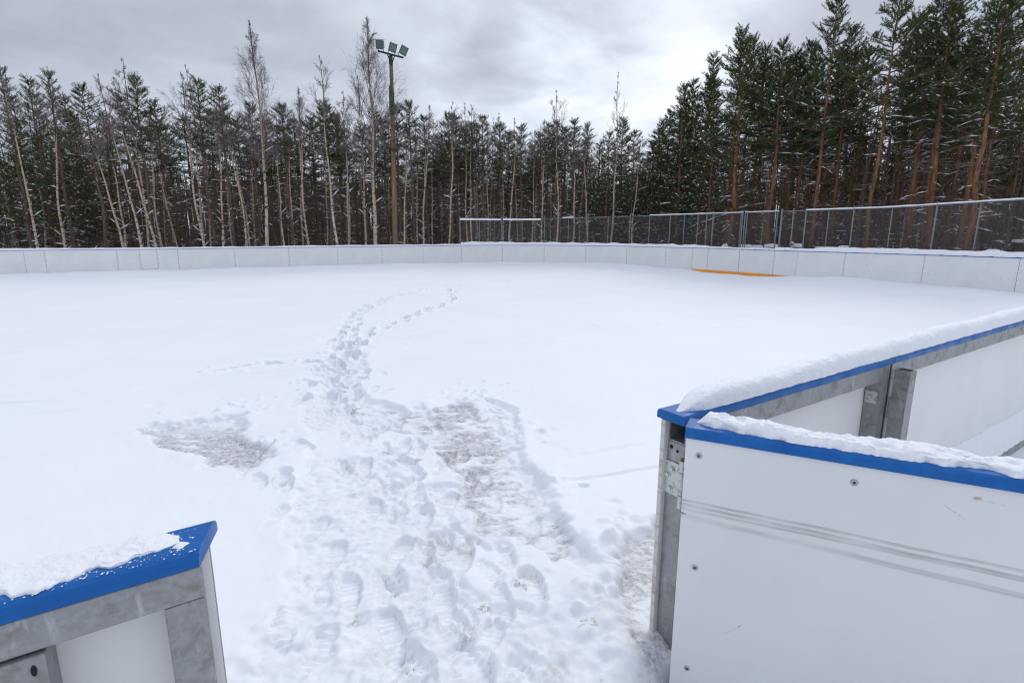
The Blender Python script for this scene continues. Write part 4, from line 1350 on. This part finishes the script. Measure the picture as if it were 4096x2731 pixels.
def pine_mesh(seed, c0, Lmax, nl, r0=0.12, dead=46, bark='pine_bark', snowy=0.28, low=0.10, shoot=0.30, bw=0.0105, bn=9):
    """a ten metre pine: trunk mesh (with bare lower branches and their snow) and crown mesh"""
    rs = np.random.RandomState(seed); rg = random.Random(seed)
    H = 10.0
    wob = [rg.gauss(0, 0.05) for _ in range(22)]

    def axis(z):
        q = z / H * 10
        i = min(int(q), 9)
        f = q - i
        s = min(1, z / 2.0) * (1 - 0.6 * z / H)
        return np.array(((wob[i] * (1 - f) + wob[i + 1] * f) * s, (wob[i + 11] * (1 - f) + wob[min(i + 12, 21)] * f) * s, z))
    tr = MB()
    zs = np.linspace(-0.3, H * 0.985, 18)
    tr.tube([axis(max(z, 0)) + np.array((0, 0, min(z, 0))) for z in zs], [r0 * (1.12 if z < .1 else 1) * (1 - 0.90 * (max(z, 0) / H) ** 1.15) for z in zs], 8)
    sn_d, dw = Leaves(), Leaves()
    nb0 = len(tr.f)
    for k in range(dead):
        z = H * rg.uniform(low, max(c0 + 0.14, low + .1))
        a = rg.uniform(0, 6.283)
        L = rg.uniform(0.35, 1.15) * (0.6 + 0.8 * z / (H * (c0 + .14)))
        d = np.array((math.cos(a), math.sin(a), rg.uniform(-0.35, 0.25)))
        p = axis(z); q1 = p + d * L * 0.55; q2 = p + d * L + np.array((rg.gauss(0, .08), rg.gauss(0, .08), rg.uniform(-.22, .08)))
        tr.tube([p, q1, q2], [0.014, 0.009, 0.004], 3, 1, False)
        for _ in range(rg.randint(1, 3)):
            f = rg.uniform(.4, 1); s = p + d * L * f
            e = s + np.array((rg.gauss(0, .2), rg.gauss(0, .2), rg.uniform(-.12, .12)))
            tr.tube([s, e], [0.007, 0.004], 3, 1, False)
        if rg.random() < snowy * 2.2:
            twig_snow(sn_d, p + d * L * .1, q1, 0.032, 0.026); 
            if rg.random() < .6: twig_snow(sn_d, q1, q2, 0.028, 0.022)
    cr = MB(); nd, sn = Leaves(), Leaves()
    ga = rg.uniform(0, 6)
    for k in range(nl):
        t = (k + 0.5) / nl
        t = t ** 0.85
        z = H * (c0 + (1 - c0) * t * 0.985)
        ga += 2.39996 + rg.gauss(0, 0.3)
        prof = min(1.0, 0.45 + 2.4 * t) * (1 - t) ** 0.82 + 0.05
        L = Lmax * prof * rg.choice((rg.uniform(.45, .8), rg.uniform(.8, 1.35)))
        el = math.radians(-10 + 44 * t ** 1.4 + rg.gauss(0, 14))
        p = axis(z)
        d = np.array((math.cos(ga) * math.cos(el), math.sin(ga) * math.cos(el), math.sin(el)))
        n = max(2, int(L / 0.30))
        pts = [p]
        cur, dd = p.copy(), d.copy()
        for i in range(n):
            dd = dd + np.array((rg.gauss(0, .10), rg.gauss(0, .10), 0.07 + rg.gauss(0, .06))); dd /= np.linalg.norm(dd)
            cur = cur + dd * L / n
            pts.append(cur.copy())
        cr.tube(pts, list(np.linspace(0.022 * (0.5 + L / 2), 0.005, len(pts))), 4, 0, False)
        for i in range(1, len(pts)):
            if i / len(pts) < 0.22 and t < 0.7: continue
            dloc = pts[i] - pts[i - 1]; dloc /= np.linalg.norm(dloc)
            side, up = perp(dloc)
            subs = 4 if L > 0.5 else 3
            for s_ in range(subs):
                sg = rg.choice((-1, 1))
                sd = dloc * rg.uniform(.35, .9) + side * sg * rg.uniform(.4, 1.0) + np.array((0, 0, rg.uniform(-.05, .6)))
                sd /= np.linalg.norm(sd)
                sl = shoot * rg.uniform(.7, 1.4) * (0.75 + 0.4 * prof)
                b0 = pts[i] - dloc * rg.uniform(0, L / n)
                tip = b0 + sd * sl + np.array((0, 0, 0.05))
                for q in np.linspace(0.2, 1, 5):
                    nd.blades(b0 + (tip - b0) * q, sd, bn, 0.090, bw, 0.60, rs, 0.18)
                if rg.random() < snowy:
                    sn.blob(b0 + sd * sl * .5 + np.array((0, 0, .03)), sd, sl * rg.uniform(.3, .7), rg.uniform(.04, .10), rg.uniform(.03, .06))
        tipd = pts[-1] - pts[-2]; tipd /= np.linalg.norm(tipd)
        tipd = tipd + np.array((0, 0, .35)); tipd /= np.linalg.norm(tipd)
        for q in np.linspace(0, 1, 5): nd.blades(pts[-1] + tipd * q * .22, tipd, 7, 0.10, 0.011, 0.5, rs, 0.2)
        if rg.random() < snowy * .9 and L > .4:
            twig_snow(sn, pts[len(pts) // 3], pts[2 * len(pts) // 3], 0.07, 0.05)
    top = axis(H * 0.985)
    for q in np.linspace(-.5, 0.25, 9): nd.blades(top + np.array((0, 0, q)), np.array((0, 0, 1.0)), 8, 0.10, 0.011, 0.5, rs)
    me1, m1 = tri_mesh('pine_trunk', tr, [(dw, None), (sn_d, None)])
    finish_mesh(me1, m1, [M[bark], M['deadwood'], M['far_snow']])
    sm = np.zeros(len(me1.polygons), bool); sm[:nb0] = True
    me1.polygons.foreach_set('use_smooth', sm)
    me2, m2 = tri_mesh('pine_crown', cr, [(nd, None), (sn, None)])
    finish_mesh(me2, m2, [M['thin_bark'], M['needles'], M['far_snow']])
    return me1, me2, r0


def birch_mesh(seed, c0, Lmax, nl, bark='birch_bark', forks=1, r0=0.10, sparse=False, tw=0.0026):
    rs = np.random.RandomState(seed); rg = random.Random(seed)
    H = 10.0
    ph = [rg.uniform(0, 6.28) for _ in range(4)]
    am = rg.uniform(0.05, 0.16)
    axis = lambda z: np.array((am * math.sin(z * .55 + ph[0]) + .045 * math.sin(z * 1.6 + ph[1]) - am * math.sin(ph[0]) - .045 * math.sin(ph[1]),
                               am * math.sin(z * .5 + ph[2]) - am * math.sin(ph[2]), z))
    tr = MB()
    zs = np.linspace(-0.3, H, 24)
    tr.tube([axis(max(z, 0)) + np.array((0, 0, min(0, z))) for z in zs], [r0 * (1.15 if z < .2 else 1) * (1 - 0.93 * (max(z, 0) / H) ** 0.95) + .003 for z in zs], 9)
    if forks > 1:
        zf = H * rg.uniform(.42, .6); a = rg.uniform(0, 6.28)
        fp = [axis(zf) + np.array((math.cos(a) * q * .5, math.sin(a) * q * .5, q ** .8 * (H * .97 - zf))) for q in np.linspace(0, 1, 9)]
        tr.tube(fp, list(np.linspace(r0 * .42, .005, 9)), 6)
    sn = Leaves(); dw = Leaves()
    for k in range(12 if not sparse else 4):          # bare low twigs with snow
        z = H * rg.uniform(.06, .5); a = rg.uniform(0, 6.28); L = rg.uniform(.3, 1.0)
        d = np.array((math.cos(a), math.sin(a), rg.uniform(.0, .8)))
        p = axis(z); q = p + d * L
        tr.tube([p, p + d * L * .5, q + np.array((0, 0, rg.uniform(-.1, .1)))], [.012, .008, .004], 3, 1, False)
        if rg.random() < .55: twig_snow(sn, p, p + d * L * .7, .05, .045)
    cr = MB()

    def twig(p, d, L, r, depth):
        n = 3 if depth < 2 else 2
        pts = [p]; cur = p.copy(); dd = d.copy()
        for i in range(n):
            bend = np.array((rg.gauss(0, .12), rg.gauss(0, .12), (.10 if depth == 0 else .02 if depth == 1 else -.14) + rg.gauss(0, .08)))
            dd = dd + bend; dd /= np.linalg.norm(dd)
            cur = cur + dd * L / n
            pts.append(cur.copy())
        cr.tube(pts, list(np.linspace(r, max(r * .35, tw * .55), n + 1)), 3 if depth else 4, 0, False)
        if depth >= (2 if sparse else 3): return
        kids = (7 if depth == 0 else 5 if depth == 1 else 4)
        if sparse: kids = 5 if depth == 0 else 3
        for j in range(kids):
            f = rg.uniform(.22, 1.0) * n
            i = min(int(f), n - 1)
            q = pts[i] + (pts[i + 1] - pts[i]) * (f - i)
            a = rs.normal(0, 1, 3); a -= dd * (a @ dd); a /= np.linalg.norm(a)
            nd = dd * .95 + a * .55 + np.array((0, 0, .22 if depth < 2 else .02)); nd /= np.linalg.norm(nd)
            twig(q, nd, L * rg.uniform(.40, .66), max(r * .5, tw), depth + 1)
    ga = rg.uniform(0, 6)
    for k in range(nl):
        t = (k + .5) / nl
        z = H * (c0 + (1 - c0) * t * .98)
        ga += 2.4 + rg.gauss(0, .4)
        prof = min(1, .55 + 1.6 * t) * (1 - t) ** 1.1 + .07
        el = math.radians(36 + 34 * t + rg.gauss(0, 7))
        d = np.array((math.cos(ga) * math.cos(el), math.sin(ga) * math.cos(el), math.sin(el)))
        twig(axis(z), d, Lmax * prof * rg.uniform(.7, 1.2), .014 * (.5 + prof), 0)
    me1, m1 = tri_mesh('birch_trunk', tr, [(dw, None), (sn, None)])
    finish_mesh(me1, m1, [M[bark], M['twig'], M['far_snow']])
    me1.polygons.foreach_set('use_smooth', np.ones(len(me1.polygons), bool))
    me2 = cr.mesh('birch_crown', [M['twig']])
    return me1, me2, r0


# kind, x, y, height, lean in x per metre, trunk radius
BIRCHES = [
    ('birch',-24.06,27.61,9.7,0.006,0.085), ('birch',-25.58,29.7,9.2,0.086,0.082), ('birch',-22.96,27.94,9.4,0.049,0.092), ('birch',-19.66,27.61,7.7,-0.106,0.087),
    ('birch',-21.15,29.65,8,0.024,0.085), ('birch',-19.54,28.89,10.1,-0.094,0.081), ('birch',-18.6,28.53,9.8,-0.084,0.087), ('birch',-20.04,29.96,11.1,0.024,0.092),
    ('birch',-19.32,30.16,8.6,0.011,0.075), ('birch',-18.99,31.41,8.5,-0.068,0.077), ('birch',-16.79,29.96,10.4,-0.039,0.096), ('birch',-17.93,31.99,11.3,-0.01,0.077),
    ('birch',-18.16,33.13,9,-0.002,0.07), ('birch',-16.18,30.37,9,0.051,0.08), ('birch',-15.02,30.85,9.3,-0.031,0.088), ('birch',-16.3,33.92,9.3,-0.029,0.079),
    ('birch',-13.81,30.74,13.1,0.005,0.118), ('birch',-16.02,34.04,9.4,0.033,0.07), ('birch',-13.55,32.56,9.5,0.012,0.074), ('birch',-13.03,32.76,9.2,0.013,0.074),
    ('birch',-13.04,33.91,10.4,0.039,0.076), ('birch',-11.84,32.05,10.2,-0.028,0.087), ('birch',-12.04,35.38,10.1,0.004,0.07), ('birch',-10.19,32.13,11.9,-0.03,0.102),
    ('birch',-10.2,33.86,10.5,0.038,0.074), ('birch',-10.16,33.87,10,0.018,0.082), ('birch',-9.24,34.25,11.4,0.014,0.099), ('birch',-8.45,33.46,14.1,0.014,0.161),
    ('birch',-7.92,35.89,10.2,0.002,0.068), ('birch',-6.89,34.2,9,0.077,0.081), ('birch',-6.41,36.53,9.9,0.016,0.078), ('birch',-5.6,34.75,9.9,0.039,0.09),
    ('birch',-5.57,37.96,9.7,0.041,0.071), ('birch',-4.14,34.9,10.1,0.041,0.09), ('birch',-2.9,36.88,10.5,-0.032,0.077), ('birch',-2.67,36.95,10.4,0.008,0.078),
    ('birch',-2.31,39.06,9.9,-0.012,0.073), ('birch',-1.61,37.21,9.8,0.01,0.078), ('birch',-1.53,40.25,10.2,0.005,0.066), ('birch',-0.7,38.43,10.2,-0.016,0.089),
    ('birch',-0.14,36.44,9.4,0.015,0.093), ('birch',0.44,39.44,9.3,-0.026,0.073), ('birch',1.31,37.44,8.9,0.029,0.087), ('birch',2.02,36.44,9.3,-0.003,0.085),
    ('birch',2.82,39.27,9.4,0.009,0.073), ('birch',2.92,36.15,11.1,0.006,0.093), ('birch',3.87,35.78,8.7,0.019,0.084), ('birch',4.79,38.59,8.9,-0,0.072),
    ('birch',4.8,35.45,8.8,-0.005,0.083), ('aspen',6.14,34.17,11.6,0.005,0.089),
]
PINES = [
    ('pine',-25.11,28.59,10.2,0,0.106), ('pine',-27.5,31.64,9.7,0,0.117), ('pine',-24.98,29.85,10.2,0,0.109), ('pine',-23.35,29.07,10.3,0,0.104),
    ('pine',-25.23,32.19,9.8,0,0.114), ('pine',-21.79,29.49,9.5,0,0.102), ('pine',-24.03,33.65,9.3,0,0.115), ('pine',-22.46,32.86,9.9,0,0.111),
    ('pine',-19.66,30.07,10.2,0,0.1), ('pine',-19.45,31.3,9.2,0,0.103), ('pine',-20.96,34.41,8.5,0,0.112), ('pine',-19.45,33.83,8.9,0,0.109),
    ('pine',-17.02,31.2,10.3,0,0.099), ('pine',-16.07,31.68,10,0,0.099), ('pine',-18.81,35.36,9.6,0,0.112), ('pine',-17.31,35.92,9.3,0,0.111),
    ('pine',-15.22,33.15,9.5,0,0.102), ('pine',-15.79,36.39,9.4,0,0.111), ('pine',-13.15,32.72,9.3,0,0.098), ('pine',-14.13,36.92,9.4,0,0.11),
    ('pine',-13.17,37.24,9.6,0,0.11), ('pine',-10.99,33.53,9.7,0,0.098), ('pine',-11.24,36.8,9.5,0,0.107), ('pine',-25.49,33.31,9.2,0,0.117),
    ('pine',-27.31,32.88,10.1,0,0.119), ('pine',-11.17,34.58,9.6,0,0.101), ('pine',-11.33,36.76,9.3,0,0.107), ('pine',-9.58,36.32,8.9,0,0.105),
    ('pine',-8.79,36.63,9.9,0,0.105), ('pine',-8.1,35.82,9.2,0,0.102), ('pine',-7.13,35.14,9.8,0,0.1), ('pine',-6.34,35.48,10,0,0.101),
    ('pine',-5.67,36.84,9.5,0,0.104), ('pine',-5.32,40.16,8.9,0,0.113), ('pine',-4.69,39.36,9,0,0.111), ('pine',-3.98,36.52,9.6,0,0.103),
    ('pine',-3.84,38.67,10,0,0.108), ('pine',-3.42,40.85,9.5,0,0.114), ('pine',-2.68,37.96,9.4,0,0.106), ('pine',-1.9,37.14,9.6,0,0.104),
    ('pine',-0.86,38.4,9.3,0,0.107), ('pine',-0.27,41.44,9.4,0,0.116), ('pine',0.6,37.44,9.1,0,0.104), ('pine',1.48,41.44,8.5,0,0.116),
    ('pine',1.92,38.44,8.8,0,0.107), ('pine',2.53,39.37,9.5,0,0.11), ('pine',2.93,37.18,9.2,0,0.104), ('pine',3.74,39.99,9.4,0,0.112),
    ('pine',4.04,36.78,9.3,0,0.103), ('pine',4.87,36.48,9.1,0,0.103), ('pine',6.07,39.1,8.4,0,0.11), ('pine',6.12,35.83,8.5,0,0.101),
    ('pine',7.78,36.04,8.6,0,0.103), ('pine',7.92,39.31,7.7,0,0.112), ('tall_pine',9.05,36.11,7.9,0,0.104), ('tall_pine',10.06,36.47,9.8,0,0.106),
    ('tall_pine',10.43,34.91,11,0,0.102), ('tall_pine',11.53,36.52,11.7,0,0.107), ('tall_pine',11.69,33.84,12.3,0,0.1), ('tall_pine',12.38,31.73,12.8,0,0.095),
    ('tall_pine',13.65,33.18,12.9,0,0.1), ('tall_pine',14.56,33.62,12.6,0,0.102), ('tall_pine',13.77,29.96,11.7,0,0.092), ('tall_pine',15.83,32.18,11.4,0,0.1),
    ('tall_pine',15.79,30.75,12,0,0.096), ('tall_pine',15.14,27.63,12.9,0,0.088), ('tall_pine',17.21,29.55,12.3,0,0.095), ('tall_pine',19.06,31.04,11.7,0,0.102),
    ('tall_pine',16.5,25.55,12.5,0,0.085), ('tall_pine',20.67,29.81,13.1,0,0.101), ('tall_pine',19.01,26.46,12.7,0,0.091), ('tall_pine',18.78,25.02,11.6,0,0.087),
    ('tall_pine',23.24,29.39,11.8,0,0.105), ('tall_pine',19.24,23.5,11.6,0,0.085), ('tall_pine',20.85,24.56,12.3,0,0.09), ('tall_pine',13.42,28.74,10.6,-0.006,0.125),
    ('tall_pine',11.8,29.42,11.7,-0.013,0.177), ('tall_pine',18.9,24.64,12.1,-0.073,0.129), ('tall_pine',20.58,28.12,12.2,-0.046,0.145), ('tall_pine',18.71,22.52,11.3,0,0.136),
    ('tall_pine',17.34,32.16,11.6,-0.034,0.119), ('tall_pine',15.53,30.88,11.6,-0.044,0.104), ('tall_pine',15.4,34.1,11.9,-0.056,0.113), ('tall_pine',19.21,32.34,12.1,-0.083,0.122),
    ('tall_pine',20.44,34.14,12.7,-0.028,0.111), ('tall_pine',11.76,32.43,10.6,-0.046,0.112), ('tall_pine',11.47,36.56,10.5,-0.049,0.098), ('tall_pine',23.01,32.48,12.7,-0.066,0.129),
    ('tall_pine',25.01,30.97,12.2,-0.066,0.129), ('tall_pine',26.05,30.14,12.4,-0.06,0.148),
]


PROTO = {
    'pine': [pine_mesh(s, c0, lm, nl, 0.11, 95, 'thin_bark', 0.10, 0.08) for s, c0, lm, nl in
             ((101, .60, 2.0, 50), (102, .65, 1.75, 44), (103, .57, 2.1, 52), (104, .68, 1.7, 40), (105, .62, 1.9, 46))],
    'low_pine': [pine_mesh(s, c0, lm, nl, 0.11, 36, 'thin_bark', 0.20, 0.05) for s, c0, lm, nl in
                 ((111, .14, 1.9, 66), (112, .22, 1.8, 60), (113, .18, 2.1, 64))],
    'tall_pine': [pine_mesh(s, c0, lm, nl, 0.12, 60, 'pine_bark', 0.13, 0.10, 0.34, 0.0145, 12) for s, c0, lm, nl in
                  ((121, .52, 2.0, 50), (122, .56, 1.95, 46), (123, .48, 2.15, 52), (124, .60, 1.9, 42), (125, .54, 1.85, 46))],
    'branchy_pine': [pine_mesh(s, c0, lm, nl, 0.12, 30, 'pine_bark', 0.24, 0.06, 0.32, 0.0135, 11) for s, c0, lm, nl in
                     ((131, .20, 1.6, 70), (132, .26, 1.55, 66))],
    'birch': [birch_mesh(s, c0, lm, nl, forks=fk) for s, c0, lm, nl, fk in
              ((201, .62, 1.5, 11, 1), (202, .66, 1.4, 10, 2), (203, .60, 1.45, 12, 1), (204, .70, 1.3, 9, 1), (205, .64, 1.6, 12, 2))],
    'big_birch': [birch_mesh(s, c0, lm, nl, r0=.12, forks=fk, tw=.0030) for s, c0, lm, nl, fk in ((211, .34, 2.6, 44, 1), (212, .38, 2.2, 40, 1))],
    'aspen': [birch_mesh(221, .50, 1.25, 20, 'aspen_bark', 1, .10, True, .008)],
}
TREE_COUNT = [0]


def tree(kind, x, y, h, lean, rad, seed, label, cat, group, ground=-0.45):
    rg = random.Random(seed)
    me1, me2, r0 = PROTO[kind][rg.randrange(len(PROTO[kind]))]
    name = {'birch': 'birch_tree', 'big_birch': 'birch_tree', 'aspen': 'aspen_tree'}.get(kind, 'pine_tree')
    r = empty(name, (x, y, ground), (rg.gauss(0, .012), math.atan(lean), 0))
    tag(r, label, cat, group)
    sp = rg.uniform(0, 6.283)
    k = h / 10.0
    kw = {'pine': 1.0, 'low_pine': 1.0, 'tall_pine': 1.12, 'branchy_pine': 1.1, 'birch': .92, 'big_birch': 0.9, 'aspen': 0.75}[kind] * rg.uniform(.9, 1.12)
    t = bpy.data.objects.new('trunk', me1); COL.objects.link(t); t.parent = r
    t.rotation_euler = (0, 0, sp); q = rad / r0 * (.78 if kind == 'birch' else 1.0)
    w_ = q * .75 + kw * .25 if kind == 'birch' else (q + kw) * .5; t.scale = (w_, w_, k)
    c = bpy.data.objects.new('crown', me2); COL.objects.link(c); c.parent = r
    c.rotation_euler = (0, 0, sp); c.scale = (kw, kw, k)
    return r


ORD = ['first', 'second', 'third', 'fourth', 'fifth', 'sixth', 'seventh', 'eighth', 'ninth', 'tenth', 'eleventh', 'twelfth', 'thirteenth']


def place_name(i):
    """how the bay of the far boards below a tree is found in the picture"""
    if i < 3: return 'the leftmost boards'
    if i == 6: return 'the narrow door panel'
    if i < 12:
        return 'the %s board left of pole' % ORD[12 - i - 1]
    if i == 12: return 'the board before the pole'
    if i == 13: return 'the board before the fence'
    if i < 21: return 'the %s board under fence' % ORD[i - 14]
    if i in (21, 22): return 'the double gate'
    return 'the %s board past gate' % ORD[i - 23]


def bay_of(x, y):
    a = math.atan2(x, y)
    A = np.arctan2(WALL[:, 0], WALL[:, 1])
    return int(np.clip(np.searchsorted(A, a) - 1, 0, len(WALL) - 2))


def plant_wood():
    T = []
    for k, x, y, h, l, r in BIRCHES:
        kind = k
        if k == 'birch' and h > 12.9: kind = 'big_birch'
        T.append([kind, x, y, h, l, r, 0])
    for k, x, y, h, l, r in PINES:
        kind = k
        if k == 'pine' and (x < -22.5 or x > 4.4): kind = 'low_pine'
        if k == 'tall_pine' and x < 12.2: kind = 'branchy_pine'
        T.append([kind, x, y, h, l, r, 0])
    rg = random.Random(77)
    # younger trees standing further in
    occupied = [(t[1], t[2]) for t in T]

    def fill(kind, n, x0, x1, d0, d1, h0, h1, r0, r1, gap):
        tries = 0
        k = 0
        while k < n and tries < 6000:
            tries += 1
            x = rg.uniform(x0, x1)
            yb = float(np.interp(x, WALL[:, 0], WALL[:, 1])) if x < 12 else 28.0
            y = yb + rg.uniform(d0, d1)
            p = np.array([x]), np.array([y])
            w = wall_dist(*p)[0][0]
            if w > -d0 * 0.8: continue
            if abs(math.atan2(x, y)) > 0.84: continue
            if min((x - a) ** 2 + (y - b) ** 2 for a, b in occupied) < gap * gap: continue
            occupied.append((x, y))
            T.append([kind, x, y, rg.uniform(h0, h1), rg.gauss(0, .015), rg.uniform(r0, r1), 1])
            k += 1
    fill('pine', 36, -42, 6, 8, 22, 7.4, 9.2, .07, .11, 1.1)
    fill('low_pine', 14, -40, -26, 4, 16, 8.0, 9.8, .07, .11, 1.2)
    fill('low_pine', 8, 4, 11, 5, 16, 6.8, 8.2, .07, .11, 1.2)
    fill('birch', 64, -40, 8, 4, 20, 7.6, 9.8, .05, .075, 0.9)
    fill('tall_pine', 38, 9, 44, 6, 24, 10.0, 13.0, .10, .15, 1.3)
    fill('birch', 8, 10, 34, 3, 12, 7.0, 9.5, .05, .07, 1.0)
    # names that single each one out: bay by bay, counted from the left
    look = {'birch': 'slender white birch', 'big_birch': 'tall bare birch', 'aspen': 'tall grey aspen', 'pine': 'dark thin pine', 'low_pine': 'bushy green pine',
            'tall_pine': 'tall red trunked pine', 'branchy_pine': 'snowy branched pine'}
    cat = lambda k: 'birch' if 'birch' in k else 'aspen' if k == 'aspen' else 'pine'
    bins = {}
    for t in T:
        b = max(2, bay_of(t[1], t[2]))
        if t[6]:
            continue
        bins.setdefault((b, t[0]), []).append(t)
    labels = {}
    for (b, k), L in bins.items():
        L.sort(key=lambda t: t[1] / t[2])
        for j, t in enumerate(L):
            lead = look[k]
            if k == 'birch' and abs(t[4]) > .06: lead = 'leaning white birch'
            if k == 'birch' and t[3] > 11: lead = 'high crowned white birch'
            if len(L) == 1: s = '%s, the only one behind %s' % (lead, place_name(b))
            else: s = '%s, %s from left behind %s' % (lead, ORD[j], place_name(b))
            labels[id(t)] = s
    grp = {'birch': 'birches along the far boards', 'aspen': None, 'pine': 'pines along the far boards'}
    for i, t in enumerate(T):
        k, x, y, h, l, r, deep = t
        if deep:
            b = bay_of(x, y)
            side = 'left of the pole' if b < 12 else 'behind the mesh fence' if b < 21 else 'right of the gate'
            lab = '%s set back deep in the wood %s' % ({'birch': 'thin pale birch', 'pine': 'thin dark pine', 'low_pine': 'bushy dark pine', 'tall_pine': 'tall brown pine'}[k], side)
            tree(k, x, y, h, l, r, 1000 + i, lab, cat(k), '%s deep in the wood %s' % ({'birch': 'birches', 'pine': 'thin pines', 'low_pine': 'bushy pines', 'tall_pine': 'tall pines'}[k], side))
        else:
            tree(k, x, y, h, l, r, 1000 + i, labels[id(t)], cat(k), grp[cat(k)])


plant_wood()


def far_wood():
    """the mass of thin stems and brush further in, which reads as one dark wood"""
    rg = random.Random(99); rs = np.random.RandomState(99)
    tr = MB(); sn, nd = Leaves(), Leaves()
    n = 0
    while n < 2700:
        a = rg.uniform(-0.86, 0.98)
        d = rg.uniform(0, 1)
        dist = 30 + 58 * d ** 0.8
        x, y = math.sin(a) * dist * 1.05, math.cos(a) * dist * 1.05
        w = wall_dist(np.array([x]), np.array([y]))[0][0]
        if w > -7.5: continue
        right = x > 9
        h = rg.uniform(5.5, 9.0) if not right else rg.uniform(6, 9.5) * (.8 if a < .36 else 1)
        r = rg.uniform(.035, .085) * (1.15 if right else 1)
        lx, ly = rg.gauss(0, .03) * h, rg.gauss(0, .03) * h
        p0 = np.array((x, y, -.5)); p1 = np.array((x + lx * .4, y + ly * .4, h * .5)); p2 = np.array((x + lx, y + ly, h))
        tr.tube([p0, p1, p2], [r, r * .75, r * .2], 4, 0, False)
        for k in range(12):
            f = rg.uniform(.08, .98); b = p0 + (p2 - p0) * f
            an = rg.uniform(0, 6.28); L = rg.uniform(.35, 1.1)
            e = b + np.array((math.cos(an) * L, math.sin(an) * L, rg.uniform(-.2, .45)))
            tr.tube([b, e], [.016, .006], 3, 0, False)
            if rg.random() < .10 and dist < 60: twig_snow(sn, b, b + (e - b) * .8, .05, .04)
            if f > (.6 if right else .86) and rg.random() < .9:
                dd = (e - b) / np.linalg.norm(e - b)
                for q in (.35, .7, 1.0): nd.blades(b + (e - b) * q, dd, 7, .30, .06, .6, rs, .25)
        n += 1
    # the farthest belt, trunk against trunk
    for k in range(1300):
        a = rg.uniform(-.9, 1.0); dist = rg.uniform(62, 96)
        x, y = math.sin(a) * dist, math.cos(a) * dist
        h = rg.uniform(7.5, 10.5) * (1.2 if a > .45 else .85); r = rg.uniform(.10, .19)
        p0 = np.array((x, y, -.5)); p2 = np.array((x + rg.gauss(0, .3), y + rg.gauss(0, .3), h))
        tr.tube([p0, p0 + (p2 - p0) * .5, p2], [r, r * .8, r * .25], 4, 0, False)
        for j in range(22):
            f = rg.uniform(.12, .98); b = p0 + (p2 - p0) * f
            an = rg.uniform(0, 6.28); L = rg.uniform(.5, 1.5) * (1.15 - .6 * f)
            e = b + np.array((math.cos(an) * L, math.sin(an) * L, rg.uniform(-.2, .5)))
            tr.tube([b, e], [.025, .012], 3, 0, False)
            if f > .72:
                dd = (e - b) / np.linalg.norm(e - b)
                for q in (.3, .65, 1.0): nd.blades(b + (e - b) * q, dd, 6, .45, .10, .6, rs, .25)
    # brush close to the ground
    for k in range(8500):
        a = rg.uniform(-.86, .98); dist = 27 + 58 * rg.random() ** .8
        x, y = math.sin(a) * dist, math.cos(a) * dist
        if wall_dist(np.array([x]), np.array([y]))[0][0] > -3.5: continue
        h = rg.uniform(.9, 3.2)
        e = np.array((x + rg.gauss(0, .25), y + rg.gauss(0, .25), h - .45)); b = np.array((x, y, -.5))
        tr.tube([b, e], [.014, .005], 3, 0, False)
        for j in range(4):
            f = rg.uniform(.25, 1); s = b + (e - b) * f
            q = s + np.array((rg.gauss(0, .3), rg.gauss(0, .3), rg.uniform(.0, .35)))
            tr.tube([s, q], [.008, .004], 3, 0, False)
            if rg.random() < .10: twig_snow(sn, s, q, .05, .04)
    me, m = tri_mesh('far_wood', tr, [(nd, None), (sn, None)])
    finish_mesh(me, m, [M['thin_bark'], M['needles'], M['far_snow']])
    o = bpy.data.objects.new('far_wood', me); COL.objects.link(o)
    tag(o, 'dark mass of thin stems and brush filling the wood behind the front trees', 'wood', kind='stuff')


far_wood()
